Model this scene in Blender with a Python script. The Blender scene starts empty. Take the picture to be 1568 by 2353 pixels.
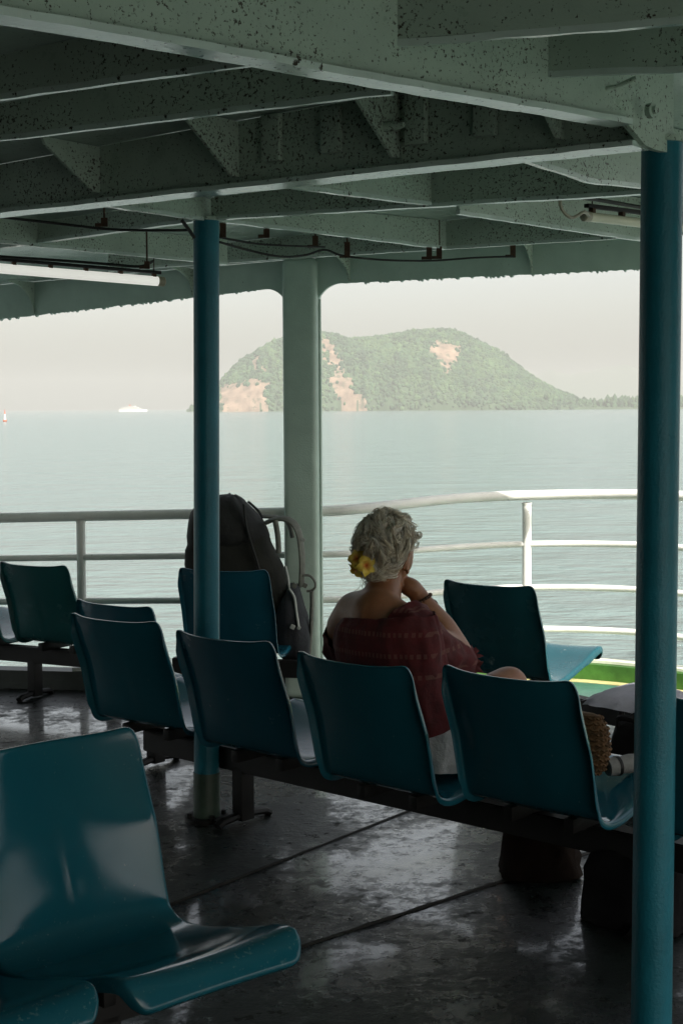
import bpy, bmesh, math, random
import numpy as np
from mathutils import Vector, Matrix, Euler, noise
random.seed(7); np.random.seed(7)
R = math.radians
sc = bpy.context.scene
COL = sc.collection

# ------------------------------------------------------------------ camera
FPX = 3400.0; CAM_H = 1.43; PITCH = 2.6; ROLL = 0.36; VPP = 1090.0
cd = bpy.data.cameras.new('camera'); cam = bpy.data.objects.new('camera', cd); COL.objects.link(cam)
cd.sensor_fit = 'VERTICAL'; cd.sensor_height = 36.0
cd.lens = 36.0 * FPX / 2352.0
cd.shift_y = -(1176.0 - VPP) / 2352.0
cd.clip_start = 0.05; cd.clip_end = 40000
cam.location = (0, 0, CAM_H)
CAM_M = (Matrix.Rotation(R(90 - PITCH), 3, 'X') @ Matrix.Rotation(R(-ROLL), 3, 'Z'))
cam.rotation_euler = CAM_M.to_euler()
sc.camera = cam

# ------------------------------------------------------------------ sky, sun, exposure
SUN_EL, SUN_AZ = 43.0, 150.0          # azimuth clockwise from +Y (the way the camera looks)
w = bpy.data.worlds.new('World'); sc.world = w; w.use_nodes = True
wn = w.node_tree.nodes; wl = w.node_tree.links
bg = wn['Background']; sky = wn.new('ShaderNodeTexSky'); sky.sky_type = 'NISHITA'
sky.sun_disc = False; sky.sun_elevation = R(SUN_EL); sky.sun_rotation = R(SUN_AZ)
sky.altitude = 0; sky.air_density = 1.0; sky.dust_density = 3.4; sky.ozone_density = 1.0
hsv = wn.new('ShaderNodeHueSaturation'); hsv.inputs['Saturation'].default_value = 0.45
tint = wn.new('ShaderNodeMix'); tint.data_type = 'RGBA'; tint.blend_type = 'MULTIPLY'
tint.inputs[0].default_value = 1.0; tint.inputs[7].default_value = (1.0, 0.965, 0.905, 1)
wl.new(sky.outputs[0], hsv.inputs['Color']); wl.new(hsv.outputs[0], tint.inputs[6]); wl.new(tint.outputs[2], bg.inputs[0])
bg.inputs[1].default_value = 0.15
sd = bpy.data.lights.new('sun', 'SUN'); sun = bpy.data.objects.new('sun', sd); COL.objects.link(sun)
sd.energy = 5.0; sd.angle = R(0.6); sd.color = (1.0, 0.95, 0.87)
sdir = Vector((math.sin(R(SUN_AZ)) * math.cos(R(SUN_EL)), math.cos(R(SUN_AZ)) * math.cos(R(SUN_EL)), math.sin(R(SUN_EL))))
sun.rotation_euler = sdir.to_track_quat('Z', 'Y').to_euler(); sun.location = (0, -20, 40)
sc.view_settings.view_transform = 'Standard'; sc.view_settings.look = 'None'
sc.view_settings.exposure = 0.78; sc.view_settings.gamma = 1.0; sc.view_settings.use_curve_mapping = False
sc.cycles.max_bounces = 8; sc.cycles.diffuse_bounces = 4; sc.cycles.glossy_bounces = 4
sc.cycles.volume_bounces = 1; sc.cycles.sample_clamp_indirect = 4.0
sc.cycles.use_denoising = True

# ------------------------------------------------------------------ measuring helpers (photo at 1568 x 2352)
DECK_G = 0.012
def deck(x): return DECK_G * x
def ceil_z(x): return 2.165 + 0.03 * x
def ray(u, v): return CAM_M @ Vector(((u - 784) / FPX, -(v - VPP) / FPX, -1.0))
def at(u, v, Y):
    d = ray(u, v); return d * (Y / d.y) + Vector((0, 0, CAM_H))

# ------------------------------------------------------------------ objects
FRAMES = {}
def tag(o, label=None, cat=None, group=None, kind=None):
    if label: o['label'] = label
    if cat: o['category'] = cat
    if group: o['group'] = group
    if kind: o['kind'] = kind
    return o
def thing(name, loc, label, cat, rz=0.0, group=None):
    o = bpy.data.objects.new(name, None); COL.objects.link(o); o.empty_display_size = 0.1
    o.location = loc; o.rotation_euler = (0, 0, rz)
    FRAMES[o.name] = Matrix.Translation(Vector(loc)) @ Matrix.Rotation(rz, 4, 'Z')
    return tag(o, label, cat, group)
def smooth(me, ang=40):
    try: me.shade_smooth(); me.set_sharp_from_angle(angle=R(ang))
    except Exception:
        for p in me.polygons: p.use_smooth = True
def obj(name, bm, mats, parent=None, world=True, ang=40, label=None):
    """bm (or a mesh) becomes one object; world coordinates are turned into the parent thing's own."""
    if isinstance(bm, bmesh.types.BMesh):
        me = bpy.data.meshes.new(name); bm.normal_update(); bm.to_mesh(me); bm.free()
    else: me = bm
    o = bpy.data.objects.new(name, me); COL.objects.link(o)
    for m in (mats if isinstance(mats, (list, tuple)) else [mats]): me.materials.append(m)
    if parent is not None:
        o.parent = parent
        root = parent
        while root.parent: root = root.parent
        if world and root.name in FRAMES: me.transform(FRAMES[root.name].inverted())
    smooth(me, ang)
    if label: o['label'] = label
    return o
def copy_tree(o, parent=None):
    c = o.copy(); COL.objects.link(c)
    if parent is not None: c.parent = parent
    for ch in list(o.children): copy_tree(ch, c)
    return c

# ------------------------------------------------------------------ shape helpers
def B(): return bmesh.new()
def add_faces(bm, vs, fs, mi=0):
    bv = [bm.verts.new(v) for v in vs]
    for f in fs:
        try: bm.faces.new([bv[i] for i in f]).material_index = mi
        except ValueError: pass
    return bv
def add_box(bm, c, s, M=None, bevel=0.0, mi=0, segs=2):
    t = bmesh.new(); bmesh.ops.create_cube(t, size=1.0)
    bmesh.ops.scale(t, vec=s, verts=t.verts)
    if bevel: bmesh.ops.bevel(t, geom=t.edges[:], offset=bevel, segments=segs, affect='EDGES', profile=0.6)
    X = Matrix.Translation(Vector(c)) @ (M.to_4x4() if M is not None else Matrix())
    t.transform(X); merge(bm, t, mi)
def merge(bm, t, mi=0):
    t.verts.ensure_lookup_table(); t.verts.index_update()
    vs = [bm.verts.new(v.co) for v in t.verts]
    for f in t.faces:
        try: bm.faces.new([vs[v.index] for v in f.verts]).material_index = mi
        except ValueError: pass
    t.free()
def add_prism(bm, pts, axis, mi=0):
    """closed polygon pts pushed along the vector axis"""
    n = len(pts); axis = Vector(axis)
    vs = [Vector(p) for p in pts] + [Vector(p) + axis for p in pts]
    fs = [tuple(range(n))[::-1], tuple(range(n, 2 * n))] + [(i, (i + 1) % n, n + (i + 1) % n, n + i) for i in range(n)]
    bv = add_faces(bm, vs, fs, mi)
    return bv
def catmull(pts, k=6):
    pts = [Vector(p) for p in pts]; out = []
    for i in range(len(pts) - 1):
        p0 = pts[max(i - 1, 0)]; p1 = pts[i]; p2 = pts[i + 1]; p3 = pts[min(i + 2, len(pts) - 1)]
        for j in range(k):
            t = j / k
            out.append(0.5 * ((2 * p1) + (p2 - p0) * t + (2 * p0 - 5 * p1 + 4 * p2 - p3) * t * t + (3 * p1 - p0 - 3 * p2 + p3) * t ** 3))
    out.append(pts[-1]); return out
def add_tube(bm, pts, r, n=8, flat=1.0, up=(0, 0, 1), cap=True, mi=0):
    pts = [Vector(p) for p in pts]; rings = []
    m = len(pts)
    prev = None
    for i, p in enumerate(pts):
        t = (pts[min(i + 1, m - 1)] - pts[max(i - 1, 0)]).normalized()
        if prev is None:
            a = t.cross(Vector(up))
            if a.length < 1e-3: a = t.cross(Vector((1, 0, 0)))
        else: a = prev - t * prev.dot(t)
        a.normalize(); b = t.cross(a).normalized(); prev = a
        rr = r[i] if isinstance(r, (list, tuple)) else r
        rings.append([bm.verts.new(p + a * (rr * math.cos(2 * math.pi * k / n)) + b * (rr * flat * math.sin(2 * math.pi * k / n))) for k in range(n)])
    for i in range(m - 1):
        for k in range(n):
            bm.faces.new((rings[i][k], rings[i][(k + 1) % n], rings[i + 1][(k + 1) % n], rings[i + 1][k])).material_index = mi
    if cap:
        bm.faces.new(rings[0][::-1]).material_index = mi; bm.faces.new(rings[-1]).material_index = mi
def add_loft(bm, rings, cap=True, mi=0):
    vr = [[bm.verts.new(p) for p in ring] for ring in rings]; n = len(vr[0])
    for i in range(len(vr) - 1):
        for k in range(n):
            bm.faces.new((vr[i][k], vr[i][(k + 1) % n], vr[i + 1][(k + 1) % n], vr[i + 1][k])).material_index = mi
    if cap:
        bm.faces.new(vr[0][::-1]).material_index = mi; bm.faces.new(vr[-1]).material_index = mi
def add_ball(bm, c, s, M=None, sub=2, mi=0):
    t = bmesh.new(); bmesh.ops.create_icosphere(t, subdivisions=sub, radius=1.0)
    bmesh.ops.scale(t, vec=s if hasattr(s, '__len__') else (s, s, s), verts=t.verts)
    t.transform(Matrix.Translation(Vector(c)) @ (M.to_4x4() if M is not None else Matrix())); merge(bm, t, mi)
def fuse(bm, vox, it):
    """closed overlapping pieces become one continuous skin"""
    me = bpy.data.meshes.new('body'); bm.normal_update(); bm.to_mesh(me); bm.free()
    o = bpy.data.objects.new('tmp', me); COL.objects.link(o)
    q = o.modifiers.new('r', 'REMESH'); q.mode = 'VOXEL'; q.voxel_size = vox; q.use_smooth_shade = True
    q = o.modifiers.new('m', 'SMOOTH'); q.factor = 0.5; q.iterations = it
    return bake(o)
def limbs(verts, edges, radii, k=0.94):
    bm = B()
    for p, r in zip(verts, radii): add_ball(bm, p, r * k, sub=3)
    for a, b in edges:
        n = 6; add_tube(bm, [Vector(verts[a]).lerp(Vector(verts[b]), i / n) for i in range(n + 1)], [k * (radii[a] + (radii[b] - radii[a]) * i / n) for i in range(n + 1)], 20)
    return bm
def bake(o):
    dg = bpy.context.evaluated_depsgraph_get(); dg.update()
    me = bpy.data.meshes.new_from_object(o.evaluated_get(dg), preserve_all_data_layers=False, depsgraph=dg)
    old = o.data; bpy.data.objects.remove(o); bpy.data.meshes.remove(old)
    return me

# ------------------------------------------------------------------ materials
def mat(name, col, rough=0.5, var=0.2, vscale=6.0, bump=0.0, bscale=80.0, spots=None, spots2=None, spot_amt=0.62, spot_scale=60.0,
        metal=0.0, coat=0.0, rvar=0.0, spec=0.5, alpha_mix=None, stretch=(1, 1, 1), patch=None, patch_amt=0.6, patch_scale=4.0, sheen=0.0):
    m = bpy.data.materials.new(name); m.use_nodes = True
    nt = m.node_tree; N = nt.nodes; L = nt.links; p = N['Principled BSDF']
    p.inputs['Roughness'].default_value = rough; p.inputs['Metallic'].default_value = metal
    p.inputs['Coat Weight'].default_value = coat; p.inputs['Coat Roughness'].default_value = 0.08
    p.inputs['Specular IOR Level'].default_value = spec
    if sheen: p.inputs['Sheen Weight'].default_value = sheen
    tc = N.new('ShaderNodeTexCoord'); mp = N.new('ShaderNodeMapping'); mp.inputs['Scale'].default_value = stretch
    L.new(tc.outputs['Object'], mp.inputs[0]); co = mp.outputs[0]
    def tex(scale, detail=5, rough_=0.6):
        n = N.new('ShaderNodeTexNoise'); n.inputs['Scale'].default_value = scale; n.inputs['Detail'].default_value = detail
        n.inputs['Roughness'].default_value = rough_; L.new(co, n.inputs['Vector']); return n.outputs[0]
    def ramp(s, a, b):
        r = N.new('ShaderNodeMapRange'); r.inputs[1].default_value = a; r.inputs[2].default_value = b; L.new(s, r.inputs[0]); return r.outputs[0]
    def mix(f, a, b):
        x = N.new('ShaderNodeMix'); x.data_type = 'RGBA'
        L.new(f, x.inputs[0])
        for i, c in ((6, a), (7, b)):
            if isinstance(c, tuple): x.inputs[i].default_value = (*c[:3], 1)
            else: L.new(c, x.inputs[i])
        return x.outputs[2]
    c = tuple(col)
    d = tuple(max(0, q * (1 - var)) for q in c); l = tuple(min(1, q * (1 + var)) for q in c)
    out = mix(ramp(tex(vscale), 0.3, 0.7), d, l)
    if patch: out = mix(ramp(tex(patch_scale, 8, 0.7), patch_amt, patch_amt + 0.06), out, patch)
    if spots:
        ad = N.new('ShaderNodeMath'); ad.operation = 'MULTIPLY_ADD'; ad.inputs[1].default_value = 0.34; L.new(tex(2.6, 4), ad.inputs[0]); L.new(tex(spot_scale, 4, 0.7), ad.inputs[2])
        f1 = ramp(ad.outputs[0], spot_amt + 0.17, spot_amt + 0.22)
        out = mix(f1, out, spots)
    if spots2:
        out = mix(ramp(tex(spot_scale * 0.36, 3, 0.7), spots2, spots2 + 0.03), out, spots)
    L.new(out, p.inputs['Base Color'])
    if rvar:
        rr = N.new('ShaderNodeMapRange'); rr.inputs[1].default_value = 0.35; rr.inputs[2].default_value = 0.65
        rr.inputs[3].default_value = max(0.03, rough - rvar); rr.inputs[4].default_value = min(1, rough + rvar)
        L.new(tex(vscale * 1.7), rr.inputs[0]); L.new(rr.outputs[0], p.inputs['Roughness'])
    if bump:
        b = N.new('ShaderNodeBump'); b.inputs['Strength'].default_value = 1.0; b.inputs['Distance'].default_value = bump
        L.new(tex(bscale, 4), b.inputs['Height']); L.new(b.outputs[0], p.inputs['Normal'])
    return m

RUST = (0.035, 0.018, 0.010)
m_ceil = mat('ceiling_paint', (0.41, 0.50, 0.42), 0.32, 0.12, 5, 0.0015, 120, spots=(0.045, 0.034, 0.024), spots2=0.675, spot_amt=0.582, spot_scale=125, rvar=0.06, patch=(0.24, 0.22, 0.13), patch_amt=0.68, patch_scale=5)
m_flange = mat('flange_paint', (0.56, 0.65, 0.60), 0.13, 0.12, 7, 0.0006, 60, spots=(0.05, 0.04, 0.03), spot_amt=0.62, spot_scale=60, patch=(0.10, 0.10, 0.09), patch_amt=0.66, patch_scale=6)
m_plate = mat('ceiling_plate_paint', (0.44, 0.53, 0.48), 0.13, 0.15, 3, 0.0006, 40, spots=(0.06, 0.045, 0.03), spot_amt=0.64, spot_scale=70, rvar=0.06)
m_column = mat('column_paint', (0.44, 0.56, 0.49), 0.22, 0.1, 5, 0.0015, 140, spots=RUST, spot_amt=0.71, spot_scale=60)
m_rail = mat('rail_paint', (0.78, 0.78, 0.73), 0.45, 0.08, 8, 0.0015, 90, spots=(0.12, 0.08, 0.05), spot_amt=0.70, spot_scale=45)
m_pole = mat('blue_pole_paint', (0.012, 0.140, 0.190), 0.38, 0.15, 6, 0.0016, 130, spots=(0.03, 0.05, 0.05), spot_amt=0.74, spot_scale=40)
m_pole.node_tree.nodes['Principled BSDF'].inputs['Specular IOR Level'].default_value = 0.3
m_pole_foot = mat('pole_foot_paint', (0.04, 0.07, 0.05), 0.5, 0.3, 10, 0.001, 80)
m_steel = mat('black_steel', (0.008, 0.008, 0.008), 0.55, 0.4, 12, 0.0006, 120, spec=0.3)
m_rust = mat('rusty_iron', (0.06, 0.028, 0.014), 0.8, 0.5, 40, 0.001, 200)
m_cable = mat('black_cable', (0.012, 0.011, 0.010), 0.6, 0.3, 20)
m_teal = mat('teal_plastic', (0.009, 0.092, 0.128), 0.12, 0.10, 4, 0.0001, 160, rvar=0.06, patch=(0.018, 0.10, 0.13), patch_amt=0.64, patch_scale=7, spots=(0.07, 0.16, 0.18), spot_amt=0.66, spot_scale=90, spec=0.38)
m_blue = mat('blue_plastic', (0.008, 0.078, 0.118), 0.2, 0.12, 4, 0.0004, 120, rvar=0.08)
m_green = mat('green_teal_plastic', (0.010, 0.088, 0.092), 0.22, 0.12, 4, 0.0004, 120, rvar=0.08)
m_worn = mat('worn_teal_plastic', (0.010, 0.072, 0.090), 0.24, 0.15, 4, 0.0004, 100, rvar=0.1, patch=(0.30, 0.36, 0.36), patch_amt=0.64, patch_scale=9)
m_bleached = mat('bleached_plastic', (0.42, 0.43, 0.49), 0.7, 0.15, 10, 0.003, 60)
m_tube = mat('frosted_tube_glass', (0.86, 0.87, 0.84), 0.25, 0.03, 6)
m_tube.node_tree.nodes['Principled BSDF'].inputs['Emission Color'].default_value = (1.0, 0.98, 0.90, 1); m_tube.node_tree.nodes['Principled BSDF'].inputs['Emission Strength'].default_value = 0.34
m_tube_old = mat('old_tube_glass', (0.62, 0.60, 0.46), 0.25, 0.08, 6)
m_cap = mat('tube_cap', (0.30, 0.27, 0.2), 0.4, 0.2, 20)
m_hull = mat('hull_paint', (0.5, 0.52, 0.5), 0.5, 0.15, 3)
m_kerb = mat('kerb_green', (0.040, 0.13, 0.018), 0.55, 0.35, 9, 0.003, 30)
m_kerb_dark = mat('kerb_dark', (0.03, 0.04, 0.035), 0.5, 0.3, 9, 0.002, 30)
m_lip = mat('kerb_lip', (0.62, 0.65, 0.52), 0.5, 0.15, 9, 0.002, 40)
m_yellow = mat('yellow_line', (0.48, 0.44, 0.20), 0.55, 0.25, 14, 0.001, 60)
m_sunlit_deck = mat('sunlit_deck_green', (0.05, 0.14, 0.105), 0.3, 0.25, 8, 0.003, 30)
m_shade_wall = mat('shade_wall_dark', (0.03, 0.045, 0.045), 0.5, 0.12, 4)

def deck_material():
    m = bpy.data.materials.new('wet_deck_paint'); m.use_nodes = True
    nt = m.node_tree; N = nt.nodes; L = nt.links; p = N['Principled BSDF']
    tc = N.new('ShaderNodeTexCoord')
    def tex(scale, detail=6, rg=0.6):
        n = N.new('ShaderNodeTexNoise'); n.inputs['Scale'].default_value = scale; n.inputs['Detail'].default_value = detail; n.inputs['Roughness'].default_value = rg
        L.new(tc.outputs['Object'], n.inputs['Vector']); return n.outputs[0]
    def rng(s, a, b, c=0.0, d=1.0):
        r = N.new('ShaderNodeMapRange'); r.inputs[1].default_value = a; r.inputs[2].default_value = b; r.inputs[3].default_value = c; r.inputs[4].default_value = d
        L.new(s, r.inputs[0]); return r.outputs[0]
    def mul(a, b, op='MULTIPLY'):
        x = N.new('ShaderNodeMath'); x.operation = op
        for i, q in enumerate((a, b)):
            if isinstance(q, float): x.inputs[i].default_value = q
            else: L.new(q, x.inputs[i])
        return x.outputs[0]
    def mix(f, a, b):
        x = N.new('ShaderNodeMix'); x.data_type = 'RGBA'; L.new(f, x.inputs[0])
        for i, c in ((6, a), (7, b)):
            if isinstance(c, tuple): x.inputs[i].default_value = (*c, 1)
            else: L.new(c, x.inputs[i])
        return x.outputs[2]
    mott = mul(mul(tex(1.7, 4), 0.85), mul(tex(17, 10, 0.8), 1.0), 'ADD')
    wet = rng(mott, 0.84, 1.04)                   # where a film of water lies
    chips = rng(tex(15, 8, 0.72), 0.585, 0.62)     # lost paint
    grime = rng(tex(5, 6), 0.35, 0.7)
    col = mix(grime, (0.010, 0.016, 0.014), (0.004, 0.0065, 0.006))
    col = mix(chips, col, (0.010, 0.010, 0.008))
    L.new(col, p.inputs['Base Color'])
    r0 = rng(wet, 0.0, 1.0, 0.46, 0.15)
    r1 = mul(r0, mul(chips, 0.4), 'ADD')
    L.new(r1, p.inputs['Roughness']); p.inputs['Specular IOR Level'].default_value = 0.45
    L.new(wet, p.inputs['Coat Weight']); p.inputs['Coat Roughness'].default_value = 0.10
    h = mul(mul(tex(16, 8, 0.72), 0.7), mul(tex(55, 5), 0.40), 'ADD')
    h2 = mul(h, mul(tex(3.0, 3), 1.3), 'ADD')
    b = N.new('ShaderNodeBump'); b.inputs['Distance'].default_value = 0.0060; b.inputs['Strength'].default_value = 1.0
    L.new(h2, b.inputs['Height']); L.new(b.outputs[0], p.inputs['Normal'])
    return m
m_deck = deck_material()

def sea_material():
    m = bpy.data.materials.new('sea_water'); m.use_nodes = True
    nt = m.node_tree; N = nt.nodes; L = nt.links; p = N['Principled BSDF']
    p.inputs['Base Color'].default_value = (0.150, 0.205, 0.198, 1); p.inputs['Roughness'].default_value = 0.12; p.inputs['IOR'].default_value = 1.33
    tc = N.new('ShaderNodeTexCoord')
    def tex(scale, detail, st):
        mp = N.new('ShaderNodeMapping'); mp.inputs['Scale'].default_value = st; mp.inputs['Rotation'].default_value = (0, 0, R(12))
        L.new(tc.outputs['Object'], mp.inputs[0])
        n = N.new('ShaderNodeTexNoise'); n.inputs['Scale'].default_value = scale; n.inputs['Detail'].default_value = detail; n.inputs['Roughness'].default_value = 0.55
        L.new(mp.outputs[0], n.inputs['Vector']); return n.outputs[0]
    a = tex(0.75, 7, (0.62, 1.25, 1)); b2 = tex(0.14, 3, (0.7, 1.3, 1))
    s = N.new('ShaderNodeMath'); s.operation = 'MULTIPLY_ADD'; s.inputs[1].default_value = 2.2
    L.new(b2, s.inputs[0]); L.new(a, s.inputs[2])
    b = N.new('ShaderNodeBump'); b.inputs['Distance'].default_value = 1.05; b.inputs['Strength'].default_value = 1.0
    L.new(s.outputs[0], b.inputs['Height']); L.new(b.outputs[0], p.inputs['Normal'])
    return m

# ================================================================== SEA, ISLAND, FAR SHIPS
SEA = -6.0
bm = B(); add_faces(bm, [(-11000, -900, SEA), (11000, -900, SEA), (11000, 11400, SEA), (-11000, 11400, SEA)], [(0, 1, 2, 3)])
tag(obj('sea', bm, sea_material()), 'pale calm sea reaching to the hazy horizon', None, None, 'structure')

IY = 3000.0
m_rock = mat('island_rock', (0.235, 0.165, 0.118), 0.9, 0.45, 0.05, 0.0, 1, patch=(0.10, 0.095, 0.06), patch_amt=0.55, patch_scale=0.06)
m_soil = mat('island_undergrowth', (0.045, 0.08, 0.04), 0.9, 0.3, 0.03)
m_forest = [mat('forest_leaves_a', (0.040, 0.085, 0.040), 0.9, 0.3, 0.05), mat('forest_leaves_b', (0.060, 0.11, 0.045), 0.9, 0.3, 0.05), mat('forest_leaves_c', (0.025, 0.055, 0.030), 0.9, 0.3, 0.05)]
prof = [(430, 938), (470, 925), (490, 902), (505, 880), (530, 850), (560, 822), (600, 797), (650, 774), (690, 762), (740, 757), (800, 771), (850, 771), (900, 761), (950, 753), (1010, 747), (1060, 760), (1100, 780), (1150, 808), (1200, 846), (1250, 880), (1280, 896), (1310, 908), (1350, 922), (1400, 926), (1480, 926), (1600, 928)]
K = IY / FPX
pu = np.array([p[0] for p in prof], float); ph = np.array([(941 - (p[0]) * 0.0063 - p[1]) * K for p in prof]) * 1.02 + 6
def fbm(x, y, s, o=4):
    return noise.fractal(Vector((x * s, y * s, 3.7)), 1.0, 2.0, o)
def island_h(u, t):
    """u in photo columns, t 0 at the front shore .. 1 at the ridge .. 2 at the back shore"""
    H = float(np.interp(u, pu, ph))
    tt = t if t <= 1 else 2 - t
    f = math.sin(min(1, tt * 1.02) * math.pi / 2) ** 0.62
    x = (u - 784) * K
    return H * f + fbm(x, t * 260, 0.012) * H * 0.085 * min(1, tt * 3) * (1 if tt < 0.85 else 0.35)
def rock_mask(u, v):
    x = u + 16 * fbm(u, v, 0.03) + 9 * fbm(u, v + 50, 0.12, 2); y = v + 12 * fbm(v, u, 0.035) + 8 * fbm(v, u + 90, 0.12, 2)
    if 505 < x < 618 and 868 + abs(x - 575) * 0.3 < y < 945: return True
    if abs(x - (752 + (y - 780) * 0.36)) < 17 + 10 * (y > 860) and 775 < y < 940 : return True
    if ((x - 1022) / 40) ** 2 + ((y - 806) / 26) ** 2 < 1: return True
    if ((x - 1030) / 12) ** 2 + ((y - 840) / 20) ** 2 < 1: return True
    if 575 < x < 605 and 818 < y < 850: return True
    pass
    return False
NU, NT = 300, 70
verts = []; fcs = []; masks = []
for i in range(NU + 1):
    u = 430 + (1600 - 430) * i / NU
    for j in range(NT + 1):
        t = 2.0 * j / NT; x = (u - 784) * K; y = IY + t * 230 * min(1, 0.25 + float(np.interp(u, pu, ph)) / 90) + 10 * fbm(x, 9, 0.02)
        verts.append((x * y / IY, y, SEA - 1.0 + island_h(u, t)))
for i in range(NU):
    for j in range(NT):
        a = i * (NT + 1) + j; fcs.append((a, a + NT + 1, a + NT + 2, a + 1))
me = bpy.data.meshes.new('island'); me.from_pydata(verts, [], fcs)
isl = bpy.data.objects.new('island', me); COL.objects.link(isl); me.materials.append(m_soil); me.materials.append(m_rock)
def img(p):
    return 784 + p[0] / p[1] * FPX, 936 + (CAM_H - p[2]) / p[1] * FPX
for p in me.polygons:
    c = p.center; u, v = img(c)
    if rock_mask(u, v): p.material_index = 1
smooth(me, 60)
tag(isl, 'hazy wooded island rising from the sea with bare reddish cliffs', None, None, 'structure')
# the wood on it reads as one mass: thousands of small crowns in one object
t = bmesh.new(); bmesh.ops.create_icosphere(t, subdivisions=1, radius=1.0)
iv = np.array([v.co[:] for v in t.verts]); iff = np.array([[v.index for v in f.verts] for f in t.faces]); t.free()
V = []; F = []; MI = []; nv = 0
def crown(x, y, z, s, hs=1.0, tone=0.5):
    global nv
    k = iv * (1 + 0.35 * (np.random.rand(len(iv), 1) - 0.5)) * np.array([s, s, s * hs]) * np.random.uniform(0.8, 1.25)
    V.append(k + np.array([x, y, z])); F.append(iff + nv); MI.append(np.full(len(iff), int(np.clip(round(1 + 1.6 * (tone - 0.5) + np.random.normal(0, .7)), 0, 2)))); nv += len(iv)
n = 0
while n < 13000:
    u = random.uniform(440, 1320); tt = random.uniform(0.0, 1.15)
    H = float(np.interp(u, pu, ph))
    if random.random() > min(1, H / 70): continue
    x = (u - 784) * K; y = IY + tt * 230 * min(1, 0.25 + H / 90) + 10 * fbm(x, 9, 0.02); z = SEA - 1 + island_h(u, tt)
    n += 1
    q = (x * y / IY, y, z)
    iu, iv_ = img(q)
    if random.random() < sum(rock_mask(iu + random.uniform(-13, 13), iv_ + random.uniform(-9, 9)) for _ in range(4)) / 3.4: continue
    if fbm(u, v_ := tt * 120, 0.045) > 0.42 and random.random() < 0.6: continue
    if z < SEA + 2: continue
    crown(q[0], y, z + 0.5, random.uniform(2.2, 4.6) * (1.0 + 0.5 * max(0, fbm(u, tt * 90, 0.06))), random.uniform(0.8, 1.5), 0.5 + 0.9 * fbm(u, tt * 140, 0.025))
for k in range(520):                       # the low spit of trees to the right
    u = random.uniform(1240, 1600); x = (u - 784) * K; y = IY + random.uniform(15, 120)
    gap = 0.55 + 0.6 * fbm(u, 0, 0.035)
    hh = random.uniform(12, 46) * max(0.35, min(1.1, gap + 0.25))
    crown(x * y / IY, y, SEA + 3 + hh * 0.55, random.uniform(2.5, 5), random.uniform(1.0, 2.2))
    crown(x * y / IY, y, SEA + 3 + hh * 0.2, random.uniform(3, 6), 1.0)
me = bpy.data.meshes.new('forest'); Vn = np.concatenate(V); Fn = np.concatenate(F)
me.from_pydata(Vn.tolist(), [], Fn.tolist()); me.polygons.foreach_set('material_index', np.concatenate(MI).astype(np.int32))
for m in (m_forest[2], m_forest[0], m_forest[1]): me.materials.append(m)
fo = bpy.data.objects.new('forest', me); COL.objects.link(fo); tag(fo, 'green tropical wood covering the hazy island', None, None, 'stuff')

# far hill right of the island, almost lost in the haze
vs = []; fs = []
hp = [(1150, 938), (1230, 868), (1290, 850), (1340, 858), (1400, 846), (1470, 838), (1560, 850), (1680, 905), (1750, 938)]
for i in range(61):
    u = 1150 + 600 * i / 60; h = (938 - np.interp(u, [p[0] for p in hp], [p[1] for p in hp])) * 9500 / FPX + 25 * fbm(u, 2, 0.02)
    for j in range(9):
        tt = j / 8 * 2; y = 9500 + tt * 600; x = (u - 784) / FPX * 9500
        vs.append((x, y, SEA - 2 + max(0, h) * math.sin(tt / 2 * math.pi) ** 0.7))
for i in range(60):
    for j in range(8): a = i * 9 + j; fs.append((a, a + 9, a + 10, a + 1))
me = bpy.data.meshes.new('far_hill'); me.from_pydata(vs, [], fs); me.materials.append(m_soil); smooth(me, 80)
o = bpy.data.objects.new('far_hill', me); COL.objects.link(o); tag(o, 'faint far hill in the haze right of the island', None, None, 'structure')

# distant passenger ferry
m_ship = mat('ship_white', (0.75, 0.74, 0.70), 0.5, 0.05, 0.1); m_shipw = mat('ship_windows', (0.02, 0.03, 0.035), 0.3, 0.1, 0.1); m_shipr = mat('ship_red', (0.5, 0.12, 0.06), 0.5, 0.1, 0.1)
FY = 3600.0; fx = (306 - 784) / FPX * FY
fer = thing('passenger_ferry', (fx, FY, SEA), 'small white passenger ferry far off on the horizon left of the blue pole', 'ferry')
bm = B()
rings = []
for s in (-1.0, -0.97, -0.5, 0.3, 0.75, 1.0, 1.12):
    wd = 6 * (1 if s < 0.4 else max(0.03, 1 - ((s - 0.4) / 0.72) ** 1.6)); top = 5.2 + (0.9 if s > 0.7 else 0)
    rings.append([(fx + s * 32, FY - wd, SEA + top), (fx + s * 32, FY - wd * 0.8, SEA - 1), (fx + s * 32, FY + wd * 0.8, SEA - 1), (fx + s * 32, FY + wd, SEA + top)])
add_loft(bm, rings); obj('hull', bm, m_ship, fer, ang=20)
for k, (a, b, z, hgt) in enumerate(((-30, 22, 5.25, 2.6), (-24, 16, 8.4, 2.5), (-12, 9, 11.4, 2.3))):
    bm = B(); add_box(bm, (fx + (a + b) / 2, FY, SEA + z + hgt / 2), (b - a, 9.5 - k * 1.5, hgt), bevel=0.3); st = obj('deck_house', bm, m_ship, fer)
    bm = B()
    for q in range(int((b - a - 2) / 3.2)): add_box(bm, (fx + a + 2.2 + q * 3.2, FY - (9.5 - k * 1.5) / 2 - 0.03, SEA + z + hgt * 0.55), (2.2, 0.1, 1.1))
    obj('window_row', bm, m_shipw, st)
    bm = B(); add_box(bm, (fx + (a + b) / 2 - 1, FY, SEA + z + hgt + 0.16), (b - a + 3, 10.5 - k * 1.5, 0.22)); obj('deck_roof', bm, m_ship, fer)
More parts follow.
